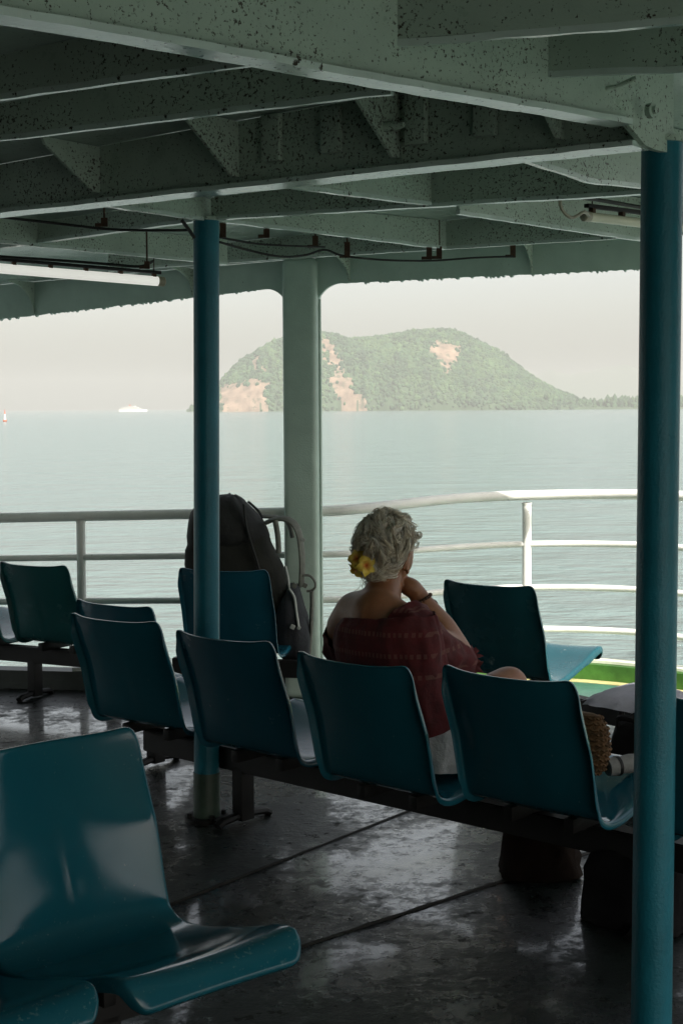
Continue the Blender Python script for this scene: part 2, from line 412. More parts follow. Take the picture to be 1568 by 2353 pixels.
bm = B(); add_box(bm, (fx - 6, FY, SEA + 15.6), (4, 3, 3.2), bevel=0.4); obj('funnel', bm, m_shipr, fer)
bm = B(); add_tube(bm, [(fx + 6, FY, SEA + 13.9), (fx + 6, FY, SEA + 19)], 0.25); add_box(bm, (fx + 6, FY, SEA + 17.5), (3, 0.2, 0.2)); obj('mast', bm, m_ship, fer)
# navigation buoy
bx = at(12, 964, 900); bx.z = SEA
buo = thing('navigation_buoy', bx, 'tiny red and white navigation buoy standing in the sea at the left edge', 'buoy')
bm = B(); add_tube(bm, [(bx.x, bx.y, SEA - .5), (bx.x, bx.y, SEA + .3), (bx.x, bx.y, SEA + 1.1), (bx.x, bx.y, SEA + 1.2)], [0.6, 1.25, 1.2, 0.8], 12); obj('float', bm, m_shipr, buo)
bm = B(); add_tube(bm, [(bx.x, bx.y, SEA + 1.2), (bx.x, bx.y, SEA + 4.6)], [0.75, 0.35], 8); obj('tower', bm, m_ship, buo)
bm = B(); add_tube(bm, [(bx.x, bx.y, SEA + 4.6), (bx.x, bx.y, SEA + 7.4)], [0.42, 0.12], 8); obj('topmark', bm, m_shipr, buo)

# ================================================================== DECK, HULL, KERB
def rail_xy():
    return catmull([(-6.4, 8.75, 0), (-4.0, 8.2, 0), (-1.78, 7.72, 0), (-0.9, 7.52, 0), (-0.16, 7.34, 0), (0.15, 7.40, 0), (0.62, 7.70, 0), (1.02, 7.72, 0), (1.5, 7.48, 0), (2.1, 6.85, 0), (2.6, 5.9, 0), (2.9, 4.4, 0), (2.95, 2.0, 0), (2.95, -3.6, 0)], 8)
RXY = rail_xy()
outer = [(p.x, p.y) for p in RXY] + [(-6.4, -3.6)]
bm = B(); add_faces(bm, [(x, y, deck(x)) for x, y in outer], [tuple(range(len(outer)))[::-1]])
deck_o = tag(obj('deck', bm, m_deck), 'wet dark green painted steel deck with chipped paint', None, None, 'structure')
# weld seams, a ridge each
m_seam = mat('dirty_weld', (0.008, 0.008, 0.007), 0.75, 0.4, 30, 0.001, 120)
def seam(a, b):
    bm = B(); a = Vector((*a, 0)); b = Vector((*b, 0)); n = int((b - a).length / 0.05); pts = []
    for i in range(n + 1):
        p = a.lerp(b, i / n); p.z = deck(p.x) + 0.001; p.x += random.uniform(-.0015, .0015); pts.append(p)
    add_tube(bm, pts, [random.uniform(.004, .0065) for _ in pts], 6, cap=True)
    return obj('weld_seam', bm, m_seam, deck_o)
def floor_pt(u, v):
    d = ray(u, v); t_ = CAM_H / -d.z; return (d.x * t_, d.y * t_)
def through(a, b, k0, k1):
    a = Vector((*a, 0)); b = Vector((*b, 0)); return tuple(a.lerp(b, k0))[:2], tuple(a.lerp(b, k1))[:2]
seam(*through(floor_pt(700, 2172), floor_pt(1150, 2030), -0.9, 1.6)); seam(*through(floor_pt(387, 2076), floor_pt(523, 2024), -1.2, 7.0)); seam(*through(floor_pt(720, 1700), floor_pt(1010, 1820), -1.5, 1.2))
bm = B(); lo = [(x, y, deck(x) - 0.02) for x, y in outer]
add_prism(bm, [(x, y, SEA - 1.5) for x, y in outer], (0, 0, 1.0))
bmesh.ops.recalc_face_normals(bm, faces=bm.faces)
for v in bm.verts:
    if v.co.z > SEA - 1: v.co.z = deck(v.co.x) - 0.02
tag(obj('hull', bm, m_hull, ang=25), 'pale hull of the ferry below the deck', None, None, 'structure')
def offset_path(pts, d):
    out = []
    for i, p in enumerate(pts):
        t = (pts[min(i + 1, len(pts) - 1)] - pts[max(i - 1, 0)]).normalized(); out.append(p + Vector((t.y, -t.x, 0)) * d)
    return out
def ribbon(bm, path, d0, d1, z0, z1):
    a = offset_path(path, d0); b = offset_path(path, d1); rings = []
    for p, q in zip(a, b):
        z = deck(p.x)
        rings.append([(p.x, p.y, z + z0), (q.x, q.y, z + z0), (q.x, q.y, z + z1), (p.x, p.y, z + z1)])
    add_loft(bm, rings)
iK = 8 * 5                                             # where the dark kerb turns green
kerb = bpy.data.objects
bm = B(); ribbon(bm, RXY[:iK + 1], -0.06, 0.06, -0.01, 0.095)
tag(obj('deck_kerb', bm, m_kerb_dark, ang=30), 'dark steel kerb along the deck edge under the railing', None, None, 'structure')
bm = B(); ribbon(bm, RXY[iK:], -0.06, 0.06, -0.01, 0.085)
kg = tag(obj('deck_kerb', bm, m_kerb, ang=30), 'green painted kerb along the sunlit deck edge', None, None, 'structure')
bm = B(); ribbon(bm, RXY[iK:], -0.075, 0.015, 0.086, 0.10); obj('lip', bm, m_lip, kg)
bm = B(); ribbon(bm, RXY[iK:], 0.064, 0.14, 0.003, 0.007); obj('yellow_line', bm, m_yellow, kg)
bm = B(); ribbon(bm, RXY[iK:], 0.145, 0.75, 0.002, 0.006); obj('sunlit_deck_strip', bm, m_sunlit_deck, kg)  # deck paint where the sun falls, its lighter green put on as a strip

# ================================================================== RAILING
def rail_z(x): return 0.917 + 0.030 * x if x < 1.5 else 0.962
rl = thing('deck_railing', (-0.9, 7.52, deck(-0.9)), 'white painted pipe railing running along the deck edge past the column', 'railing')
RP = [p.copy() for p in catmull(RXY[:8 * 11:2], 2)]
def rdz(x, a_, b_):
    t_ = max(0, min(1, (x + 0.2) / 0.9)); t_ = t_ * t_ * (3 - 2 * t_); return a_ + (b_ - a_) * t_
for nm, dl, dr, r in (('top_rail', 0.0, 0.018, 0.026), ('middle_rail', -0.213, -0.238, 0.0165), ('middle_rail', -0.440, -0.466, 0.0165), ('bottom_rail', -0.68, -0.685, 0.0165)):
    pts = [(p.x, p.y, rail_z(p.x) + rdz(p.x, dl, dr)) for p in RP if not (nm == 'bottom_rail' and p.x < 0.2 and p.y > 7.2)]
    bm = B(); add_tube(bm, pts, r, 12); obj(nm, bm, m_rail, rl)
def near_rail(x):
    best = min(RP, key=lambda p: abs(p.x - x) + (10 if p.y < 6.6 else 0)); return best
for x in (-3.4, -1.40, 0.985, 2.1):
    p = near_rail(x); bm = B(); add_tube(bm, [(p.x, p.y, deck(p.x) + 0.09), (p.x, p.y, rail_z(p.x) - 0.02)], 0.0235, 12)
    po = obj('rail_post', bm, m_rail, rl)
    bm = B(); add_box(bm, (p.x, p.y, deck(p.x) + 0.103), (0.10, 0.075, 0.02), bevel=0.004); obj('foot_plate', bm, m_rail, po)
    bm = B(); add_tube(bm, [(p.x, p.y, rail_z(p.x) - 0.034), (p.x, p.y, rail_z(p.x) - 0.020)], [0.024, 0.028], 12); obj('weld_bead', bm, m_rail, po)

# ================================================================== POLES AND COLUMN
def pole(pts, r, label, sl=0.08):
    base = Vector(pts[0]); t = thing('blue_pole', base, label, 'pole', group='blue deck poles')
    top = Vector(pts[-1])
    n = 24; bm = B(); add_tube(bm, [base.lerp(top, i / n) for i in range(n + 1)], r, 28); obj('shaft', bm, m_pole, t)
    bm = B(); add_tube(bm, [base.lerp(top, 0.001), base.lerp(top, sl)], r + 0.0022, 28); obj('foot_sleeve', bm, m_pole_foot, t)
    bm = B(); add_tube(bm, [base + Vector((0, 0, -0.004)), base + Vector((0, 0, 0.012))], r * 1.75, 20)
    for k in range(4):
        a = k * math.pi / 2 + .4; add_tube(bm, [base + Vector((math.cos(a) * r * 1.4, math.sin(a) * r * 1.4, 0.012)), base + Vector((math.cos(a) * r * 1.4, math.sin(a) * r * 1.4, 0.026))], 0.009, 6)
    obj('base_flange', bm, m_steel, t)
    bm = B(); add_tube(bm, [top + Vector((0, 0, -0.012)), top], r * 1.12, 24); obj('head_ring', bm, m_ceil, t)
    return t
LP0 = Vector((-0.478, 5.12, deck(-0.478))); LPT = at(474, 500, 5.12)
pole([LP0, LPT], 0.0445, 'thinner looking blue pole on the left in front of the backpack')
RPB = at(1494, 2420, 3.25); RPB.z = deck(RPB.x); RPT = at(1520, 318, 3.25)
pole([RPB, RPT], 0.0450, 'thick looking blue pole close by at the right edge', 0.015)

E = R(26); EC = R(9); ed = Vector((math.cos(E), -math.sin(E), 0)); en = Vector((math.sin(E), math.cos(E), 0))   # along and across the roof edge
CX = at(695, 940, 7.30); CX.z = deck(CX.x)
colt = thing('steel_column', CX, 'pale green square steel column at the railing with rounded brackets at its head', 'column')
edc = Vector((math.cos(EC), -math.sin(EC), 0)); enc = Vector((math.sin(EC), math.cos(EC), 0)); Mc = Matrix((edc, enc, Vector((0, 0, 1)))).transposed()
hb = 2.16
bm = B(); add_box(bm, CX + Vector((0, 0, hb / 2)), (0.175, 0.15, hb), Mc, bevel=0.034, segs=5); obj('shaft', bm, m_column, colt)
bm = B(); q = CX + ed * 0.098 - en * 0.0; add_tube(bm, [q + Vector((0, 0, .1)), q + Vector((0, 0, 1.96))], 0.006, 8); obj('drain_rod', bm, m_column, colt)

# ================================================================== ROOF
rz_poly = [(-6.4, -2.6), (2.9, -2.6), (2.9, 3.6), (1.75, 3.9), (1.75, 6.4)]  # unseen right end shaped to let sun in and cut off sky
e0 = Vector((CX.x, CX.y, 0)) + en * 0.10
for s in (1.35, 0.8, 0.0, -1.0, -2.0, -4.0, -6.2): 
    q = e0 + ed * s; rz_poly.append((q.x, q.y))
bm = B(); pts = [(x, y, ceil_z(x)) for x, y in rz_poly]; add_prism(bm, pts, (0, 0, 0.06)); bmesh.ops.recalc_face_normals(bm, faces=bm.faces)
bmesh.ops.triangulate(bm, faces=[f for f in bm.faces if len(f.verts) > 4])
ceil_o = tag(obj('ceiling', bm, m_plate, ang=20), 'pale green steel plating of the low deck roof', None, None, 'structure')

def beam(name, A, Bp, label, fw=0.0, depth=None, tw=0.012, mat_=None, group=None, haunch=None, jag=0.0):
    """plate girder hanging from the ceiling; A and Bp are on its lower edge"""
    A = Vector(A); Bp = Vector(Bp); d = (Bp - A); L_ = d.length; dh = Vector((d.x, d.y, 0)).normalized(); nn = Vector((dh.y, -dh.x, 0))
    t = thing(name, (A + Bp) / 2, label, 'roof beam', group=group)
    n = max(8, int(L_ / 0.06)); bm = B(); lo = []; hi = []
    for i in range(n + 1):
        p = A.lerp(Bp, i / n); k = nn * (0.003 * fbm(p.x * 30, p.y * 30, 0.1))
        if haunch: p.z += haunch(i / n)
        if jag: p.z += random.uniform(-jag, jag * 0.3)
        lo.append(p + k); hi.append(Vector((p.x, p.y, ceil_z(p.x) - 0.002)) + k)
    rings = [[l - nn * tw / 2, l + nn * tw / 2, h + nn * tw / 2, h - nn * tw / 2] for l, h in zip(lo, hi)]
    add_loft(bm, rings); bmesh.ops.recalc_face_normals(bm, faces=bm.faces); obj('web', bm, mat_ or m_ceil, t, ang=30)
    if fw:
        bm = B(); rings = []
        for l in lo:
            w1 = fw / 2 + random.uniform(-.0015, .0015); z = Vector((0, 0, random.uniform(-.0012, .0012)))
            rings.append([l - nn * w1 + z, l + nn * w1 + z, l + nn * w1 - Vector((0, 0, .012)) + z, l - nn * w1 - Vector((0, 0, .012)) + z])
        add_loft(bm, rings); bmesh.ops.recalc_face_normals(bm, faces=bm.faces); obj('flange', bm, mat_ or m_flange, t, ang=30)
    t['_n'] = 0; del t['_n']
    return t, dh, nn, lo
G = 'steel beams under the roof'
# the deep girder from the right pole towards the upper left (photo top) and the one behind it
b1t, b1d, b1n, b1lo = beam('roof_beam', at(-330, -35, 1.86), at(1425, 276, 3.08), 'deep pale beam crossing the top of the view down to the right pole', 0.052, group=G)
b2t, b2d, b2n, b2lo = beam('roof_beam', at(-260, 514, 4.60), at(1470, 326, 3.16), 'dark deep beam with triangular brackets running from the right pole to the left edge', 0.082, group=G)
# haunch plate joining both to the pole
bm = B()
a = at(1400, 268, 3.05); pts = []
p0 = b1lo[-1]
for s, dz in ((0.0, 0.0), (0.03, -0.008), (0.06, -0.024), (0.09, -0.04), (0.13, -0.045), (0.20, -0.045)):
    q = p0 + Vector((b1d.x, b1d.y, 0)) * s; q.z = p0.z + dz; pts.append(q)
top = [Vector((p.x, p.y, ceil_z(p.x) - 0.003)) for p in pts]
add_prism(bm, pts + top[::-1], b1n * -0.014 ); bmesh.ops.recalc_face_normals(bm, faces=bm.faces)
obj('haunch_plate', bm, m_ceil, b1t, ang=20)
bm = B(); c = at(1488, 255, 3.10); add_tube(bm, [c + b1n * 0.0, c + b1n * 0.012], 0.016, 14); add_tube(bm, [c + b1n * 0.012, c + b1n * 0.02], 0.008, 10); obj('bolt', bm, m_ceil, b1t)
bm = B(); add_tube(bm, catmull([at(1460, 178, 3.0), at(1420, 196, 3.02), at(1388, 206, 3.03), at(1384, 235, 3.04)], 5), 0.0045, 6); obj('bent_rod', bm, m_ceil, b1t)
hs = lambda u, v, Y: tuple(at(u, v, Y))
beam('roof_beam', hs(-200, 336, 3.62), hs(900, 203, 2.95), 'dark shallow stringer in front of the bracketed beam', 0.014, group=G)
beam('roof_beam', hs(-200, 244, 3.15), hs(620, 130, 2.68), 'dark shallow stringer nearest the camera at the upper left', 0.014, group=G)
def run(a, b, k): return Vector(a) + (Vector(b) - Vector(a)) * k
beam('roof_beam', hs(850, 96, 2.60), run(hs(850, 96, 2.60), hs(1750, 27, 2.36), 4.2), 'shallow stringer meeting the deep beam at the very top right', 0.012, group=G)
beam('roof_beam', hs(1216, 166, 2.91), run(hs(1216, 166, 2.91), hs(1800, 142, 2.70), 5.0), 'shallow stringer meeting the deep beam just above the right pole', 0.012, group=G)
# brackets on the second girder
def on_b2(u):
    best = min(range(len(b2lo)), key=lambda i: abs((784 + b2lo[i].x / b2lo[i].y * FPX) - u)); return b2lo[best]
near = b2n if b2n.y < 0 else -b2n
for u in (-90, 252, 568, 903, 1300):
    p = on_b2(u); z1 = ceil_z(p.x) - 0.004; base = p + near * 0.008
    zz = lambda h: Vector((0, 0, h))
    hh = z1 - p.z
    poly = [base + zz(0.02), base + near * 0.03 + zz(0.02), base + near * 0.20 + zz(hh * 0.86), base + near * 0.21 + zz(hh), base + zz(hh)]
    bm = B(); add_prism(bm, poly, b2d * 0.009); bmesh.ops.recalc_face_normals(bm, faces=bm.faces)
    obj('gusset', bm, m_ceil, b2t, ang=20)
for u, v0, v1 in ((636, 262, 370), (780, 246, 350), (980, 216, 332), (1112, 232, 312)):
    p = on_b2(u); q0 = at(u, v0, p.y - 0.02); q1 = at(u, v1, p.y - 0.02); c = (q0 + q1) / 2
    Mb = Matrix((b2d, near, Vector((0, 0, 1)))).transposed()
    bm = B(); add_box(bm, Vector((p.x, p.y, c.z)) + near * 0.018, (0.055, 0.02, (q0.z - q1.z)), Mb, bevel=0.003); obj('stiffener_plate', bm, m_ceil, b2t)
for u, v in ((885, 292), ):
    p = on_b2(u); c = at(u, v, p.y - .1); bm = B(); add_tube(bm, [c, c + b2d * 0.02, c + b2d * 0.05], [0.012, 0.012, 0.006], 10); obj('bolt', bm, m_ceil, b2t)
# the second bay
beam('roof_beam', at(-120, 580, 5.86), LPT + Vector((0, 0, 0.002)), 'stringer running left from the head of the left blue pole', 0.030, group=G)
beam('roof_beam', LPT + Vector((0.02, -0.01, 0.002)), at(1700, 424, 4.22), 'dark stringer running right from the head of the left blue pole', 0.030, group=G)
beam('roof_beam', on_b2(190) + Vector((0.02, 0.03, 0.008)), LPT + Vector((0.012, 0.055, 0.004)), 'short pale cross beam reaching the left blue pole head', 0.018, group=G)
beam('roof_beam', on_b2(600) + Vector((0.02, 0.03, 0.012)), at(985, 464, 4.68), 'pale cross beam behind the bracketed beam, near the middle', 0.018, group=G)
beam('roof_beam', at(1180, 392, 3.55), at(1640, 440, 4.30), 'pale cross beam just behind the right pole', 0.016, group=G,
     haunch=lambda t: 0.04 * max(0, 1 - t * 3))
# the third bay, out to the edge
beam('roof_beam', LPT + Vector((0.03, 0.03, 0.002)), at(1022, 566, 5.98), 'speckled pale cross beam running out from the left pole head with hooks below', 0.018, group=G)
beam('roof_beam', at(1050, 484, 4.68), at(1560, 560, 5.75), 'pale cross beam carrying the right tube light', 0.014, group=G)
beam('roof_beam', at(-60, 545, 5.35), at(520, 602, 6.35), 'pale cross beam above the left tube light', 0.014, group=G)
beam('roof_beam', at(250, 618, 6.72), at(604, 592, 6.40), 'dark stringer left part behind the left pole', 0.014, group=G)
beam('roof_beam', at(604, 592, 6.39), at(1600, 530, 5.50), 'dark far stringer above the island view', 0.014, group=G)

# edge beam with rounded corners at the column and a ragged rusty lower edge
eb = thing('edge_beam', CX + Vector((0, 0, 2.05)), 'deep pale green beam along the roof edge above the sea with ragged rusty underside', 'roof beam')
def edge_bottom(s):
    """lower edge height at distance s along the edge from the column centre"""
    u = 695
    z = CAM_H + 0.600
    if s < 0: z += 0.058 * s
    hw = 0.075
    for r_, sg in ((0.13, -1), (0.14, 1)):
        d = (s * sg) - hw
        if 0 <= d < r_:
            z -= r_ - math.sqrt(max(0, r_ * r_ - (r_ - d) ** 2))
    if abs(s) < hw: z -= 0.13
    return z
rings = []; s = -6.0
ss = []
while s < 1.78:
    ss.append(s); s += 0.007 if s > -2.4 else 0.1
for s in ss:
    p = Vector((CX.x, CX.y, 0)) + ed * s + en * 0.0
    zb = edge_bottom(s); 
    if abs(s) > 0.22:
        zb += 0.003 * fbm(s * 40, 1, 1.0) - (random.random() ** 5) * 0.011
    zt = ceil_z(p.x) - 0.002
    rings.append([p - en * 0.008 + Vector((0, 0, zb)), p + en * 0.008 + Vector((0, 0, zb)), p + en * 0.008 + Vector((0, 0, zt)), p - en * 0.008 + Vector((0, 0, zt))])
rings = [r for r, s in zip(rings, ss) if abs(s) > 0.076]
nl = sum(1 for s in ss if s < -0.076)
for seg in (rings[:nl], rings[nl:]):
    bm = B(); add_loft(bm, seg); bmesh.ops.recalc_face_normals(bm, faces=bm.faces); obj('edge_plate', bm, m_column, eb, ang=35)
for s in (-1.62, -0.62, 0.26, 1.18):
    p = Vector((CX.x, CX.y, 0)) + ed * s - en * 0.010; zt = ceil_z(p.x) - 0.004; zb = edge_bottom(s) + 0.006
    poly = []
    for k in range(9):
        a = k / 8; poly.append(p - en * (0.20 * (1 - math.sin(a * math.pi / 2)) + 0.008) + Vector((0, 0, zt - 0.012 - (zt - 0.012 - zb) * (1 - math.cos(a * math.pi / 2)))))
    poly += [p + Vector((0, 0, zb)), p + Vector((0, 0, zt))  , p - en * 0.208 + Vector((0, 0, zt))]
    bm = B(); add_prism(bm, poly, ed * 0.008); bmesh.ops.recalc_face_normals(bm, faces=bm.faces); obj('bracket', bm, m_ceil, eb, ang=30)

beam('roof_beam', (2.88, -2.5, 1.98), (2.88, 3.55, 1.99), 'added deep beam outside the view, narrowing the bright opening on the near right', 0.0)  # added out of view to lower the top of the bright opening
m_block_curtain = mat('block_curtain_grey', (0.10, 0.12, 0.12), 0.85, 0.2, 10, 0.003, 30)
bm = B(); rings = []
for i in range(41):
    y = 1.6 + 1.95 * i / 40; x = 2.93 + 0.012 * math.sin(i * 1.1); rings.append([(x, y, 1.28 + .01 * math.sin(i * .8)), (x + .004, y, 1.28 + .01 * math.sin(i * .8)), (x + .004, y, ceil_z(2.9) - .003), (x, y, ceil_z(2.9) - .003)])
add_loft(bm, rings); tag(obj('light_block_curtain', bm, m_block_curtain), 'added unseen grey curtain hanging along the near right deck side', 'curtain')  # added out of view, trims the bright band mirrored in the near seat
# unseen dark walls added behind and left of the camera to block light
def wall(name, pts2, label):
    bm = B()
    (x0, y0), (x1, y1) = pts2
    d = Vector((x1 - x0, y1 - y0, 0)).normalized(); n_ = Vector((-d.y, d.x, 0)) * 0.06
    add_prism(bm, [(x0, y0, deck(x0)), (x1, y1, deck(x1)), (x1, y1, ceil_z(x1) - .002), (x0, y0, ceil_z(x0) - .002)], n_); bmesh.ops.recalc_face_normals(bm, faces=bm.faces)
    tag(obj(name, bm, m_shade_wall), label, None, None, 'structure')
wall('shade_wall', ((-2.8, -2.4), (0.8, -2.4)), 'added dark wall behind the viewer that keeps light out')
wall('shade_wall', ((-2.8, -2.3), (-2.8, 4.2)), 'added dark wall left of the viewer that keeps light out')

# ================================================================== TUBE LIGHTS, CABLES, HOOKS
def tube_light(a, b, label, m, r=0.0165):
    a = Vector(a); b = Vector(b); d = (b - a).normalized(); t = thing('tube_light', a, label, 'tube light', group='fluorescent tube lights')
    bm = B(); add_tube(bm, [a, b], r, 16); obj('glass_tube', bm, m, t)
    for e, s in ((a, -1), (b, 1)):
        bm = B(); add_tube(bm, [e + d * s * 0.0005, e + d * s * 0.028, e + d * s * 0.034], [r * 1.06, r * 1.06, r * .7], 16); obj('end_cap', bm, m_cap, t)
    side = Vector((-d.y, d.x, 0)).normalized()
    bm = B(); M_ = Matrix((d, side, d.cross(side))).transposed(); c = (a + b) / 2 + Vector((0, 0, 0.036)); add_box(bm, c, ((b - a).length + 0.03, 0.022, 0.014), M_, bevel=0.003); obj('batten', bm, m_steel, t)
    k = max(2, int((b - a).length / 0.14))
    for i in range(k + 1):
        bm = B(); p = a.lerp(b, (i + .1) / (k + .2)); add_box(bm, p + Vector((0, 0, 0.024)), (0.016, 0.02, 0.022), M_, bevel=0.002)
        if i in (0, k): add_tube(bm, [p + Vector((0, 0, .040)), Vector((p.x, p.y, ceil_z(p.x) - .004))], 0.0025, 6)
        obj('clip', bm, m_rust, t)
    return t
tube_light(at(-150, 604, 5.75), at(362, 646, 6.25), 'white fluorescent tube under the roof at the left edge', m_tube, 0.020)
tube_light(at(1352, 498, 5.00), at(1620, 530, 5.45), 'yellowed fluorescent tube partly behind the right pole', m_tube_old)
def cable(pts, r, label, m=m_cable, name='hanging_cable'):
    bm = B(); add_tube(bm, catmull([Vector(p) for p in pts], 6), r, 6); o = obj(name, bm, m); tag(o, label, 'cable', 'loose cables under the roof'); return o
cable([at(505, 556, 5.3), at(560, 572, 5.4), at(640, 589, 5.5), at(700, 586, 5.6), at(745, 574, 5.65), at(790, 588, 5.7), at(880, 597, 5.8), at(985, 599, 5.9), at(1090, 592, 5.95), at(1178, 589, 6.0)], 0.0045, 'black cable looping under the hooks to the right of the left pole')
cable([at(-20, 496, 4.9), at(120, 512, 5.0), at(260, 527, 5.05), at(400, 529, 5.08), at(437, 528, 5.10)], 0.005, 'black cable strung straight to the left pole')
cable([at(418, 506, 5.0), at(432, 525, 5.02), at(446, 545, 5.06)], 0.006, 'short black cable end bent behind the left pole head')
cable([at(-20, 588, 5.65), at(120, 597, 5.75), at(240, 606, 5.85), at(320, 612, 5.9), at(352, 600, 5.95)], 0.006, 'black cable clipped above the left tube light')
cable([at(505, 545, 5.2), at(590, 560, 5.3), at(700, 566, 5.42), at(745, 568, 5.5)], 0.004, 'thin black cable sagging from the left pole to the first rusty hook')
cable([at(1285, 460, 4.8), at(1290, 482, 4.82), at(1312, 500, 4.86), at(1340, 487, 4.9), at(1352, 496, 4.95)], 0.006, 'short grey looped wire at the end of the right tube', m_cap)
cable([at(1255, 447, 4.6), at(1345, 455, 4.8), at(1470, 476, 5.0), at(1600, 496, 5.2)], 0.007, 'black cable above the right tube light')
def hook(u, v, Y, h, lab, wd=0.022):
    p = at(u, v, Y); t = thing('cable_hook', p, lab, 'hook', group='rusty cable hooks')
    bm = B(); add_box(bm, p + Vector((0, 0, -h / 2)), (wd, 0.012, h), bevel=0.002); add_box(bm, p + Vector((-wd * 0.8, 0, -h + 0.006)), (wd * 1.2, 0.012, 0.012), bevel=0.002)
    zc = ceil_z(p.x); obj('strap', bm, m_rust, t)
    bm = B(); add_tube(bm, [p + Vector((0, 0, -0.002)), Vector((p.x, p.y, max(p.z + .02, zc - 0.003)))], 0.004, 6); obj('stud', bm, m_rust, t)
for (u, v, Y, h, lab) in ((512, 512, 5.2, 0.05, 'black hook beside the left pole head'), (612, 526, 5.35, 0.032, 'small black hook first right of the left pole'), (724, 542, 5.55, 0.045, 'rusty hook with a hooked plate, second right of the left pole'),
                          (797, 556, 5.7, 0.06, 'tall brown rusty hook over the white column'), (985, 566, 5.92, 0.052, 'brown rusty hook over the peak of the island, left of a pair'), (1008, 566, 5.95, 0.05, 'black hook over the peak of the island, right of a pair'), (1177, 562, 6.02, 0.052, 'brown rusty hook at the cable end'),
                          (240, 500, 4.95, 0.03, 'black hook on the straight cable left of the pole'), (338, 600, 5.9, 0.03, 'black hook above the end of the left tube')):
    hook(u, v, Y, h, lab)

# ================================================================== CHAIRS
SHELL = {}
def shell_mesh(kind):
    """seat shell, local axes: x across, y forward, z up; the top of the back stands over y = 0"""
    if kind in SHELL: return SHELL[kind]
    prof = catmull([(0, 0, 0.700), (0, 0.030, 0.620), (0, 0.066, 0.530), (0, 0.098, 0.445), (0, 0.127, 0.370), (0, 0.156, 0.325), (0, 0.212, 0.303), (0, 0.310, 0.312), (0, 0.430, 0.342), (0, 0.530, 0.374), (0, 0.590, 0.386), (0, 0.622, 0.376), (0, 0.640, 0.350)], 4)
    n = len(prof); NU_ = 18
    def wid(t): return 0.208 + 0.006 * math.sin(t * math.pi) - 0.016 * max(0, (t - 0.55) / 0.45)
    rows = []
    for i, p in enumerate(prof):
        t = i / (n - 1); w_ = wid(t); row = []
        back = max(0, 1 - t / 0.42); seat = max(0, min(1, (t - 0.42) / 0.2)) * max(0, min(1, (0.97 - t) / 0.12))
        for k in range(NU_ + 1):
            a = -1 + 2 * k / NU_
            y = p.y + 0.036 * a * a * min(1, back * 1.6 + 0.1) ; z = p.z + 0.012 * a * a * seat + 0.010 * (abs(a) ** 5) * max(0, 1 - t / 0.1)
            ww = w_
            if t < 0.05: ww -= 0.010 * (1 - t / 0.05) ** 2
            if t > 0.9: ww -= 0.018 * ((t - 0.9) / 0.1) ** 2
            if 0.14 < t < 0.38:            # the shallow rib down the middle of the back
                y += 0.004 * math.exp(-(a / 0.05) ** 2) * math.sin((t - 0.14) / 0.24 * math.pi)
            row.append(Vector((a * ww, y, z)))
        rows.append(row)
    bm = bmesh.new(); vv = [[bm.verts.new(p) for p in row] for row in rows]
    for i in range(n - 1):
        for k in range(NU_): bm.faces.new((vv[i][k], vv[i][k + 1], vv[i + 1][k + 1], vv[i + 1][k]))
    bm.normal_update()
    # fold the rim back by 2 cm with a small round
    for v in bm.verts: v.normal_update()
    nrm = {v: v.normal.copy() for v in bm.verts}
    border = [vv[0][k] for k in range(NU_ + 1)] + [vv[i][NU_] for i in range(1, n)] + [vv[n - 1][k] for k in range(NU_ - 1, -1, -1)] + [vv[i][0] for i in range(n - 2, 0, -1)]
    sgn = 1 if nrm[vv[8][9]].y > 0 else -1
    cen = []
    for b in border:
        k0 = Vector((0, 0, 0))
    m_ = len(border); prevring = border
    outw = []
    for i, b in enumerate(border):
        t = (border[(i + 1) % m_].co - border[i - 1].co).normalized(); o_ = t.cross(nrm[b] * sgn).normalized()
        outw.append(o_)
    # make sure they point outward
    if outw[m_ // 4].dot(border[m_ // 4].co - Vector((0, 0.2, 0.45))) < 0: outw = [-o for o in outw]
    for (f, g_) in ((0.004, 0.0015), (0.0065, 0.006), (0.0075, 0.019)):
        ring = [bm.verts.new(b.co + o_ * f - nrm[b] * sgn * g_ * (0.75 if b.co.z > 0.66 else (1.45 if 0.36 < b.co.z < 0.66 and abs(b.co.x) > .15 else 1.1))) for b, o_ in zip(border, outw)]
        for i in range(m_):
            bm.faces.new((prevring[i], prevring[(i + 1) % m_], ring[(i + 1) % m_], ring[i]))
        prevring = ring
    bmesh.ops.recalc_face_normals(bm, faces=bm.faces)
    me = bpy.data.meshes.new('seat'); bm.to_mesh(me); bm.free()
    o = bpy.data.objects.new('tmp', me); COL.objects.link(o)
    s = o.modifiers.new('s', 'SOLIDIFY'); s.thickness = 0.0035; s.offset = 0
    u_ = o.modifiers.new('u', 'SUBSURF'); u_.levels = 1; u_.render_levels = 1
    me2 = bake(o); me2.name = 'seat'
    SHELL[kind] = me2
    return me2
def seat_part(parent, frame, mate, label=None):
    """a seat shell with its two fixing bolts as sub-parts, placed by the matrix frame in the bench's own axes"""
    me = shell_mesh(mate.name)
    if not me.materials: 
        me = SHELL[mate.name] = me; me.materials.append(mate); smooth(me, 60)
    o = bpy.data.objects.new('seat', me); COL.objects.link(o); o.parent = parent; o.matrix_local = frame
    if label: o['label'] = label
    for x in (-0.10, 0.10):
        c = bpy.data.objects.new('mounting_bolt', bolt_me); COL.objects.link(c); c.parent = o; c.location = (x, 0.24, 0.288)
    return o
bm = B(); add_tube(bm, [(0, 0, -0.018), (0, 0, 0.012)], 0.011, 8); add_tube(bm, [(0, 0, -0.028), (0, 0, -0.018)], 0.016, 6)
bolt_me = bpy.data.meshes.new('mounting_bolt'); bm.to_mesh(bolt_me); bm.free(); bolt_me.materials.append(m_steel); smooth(bolt_me)

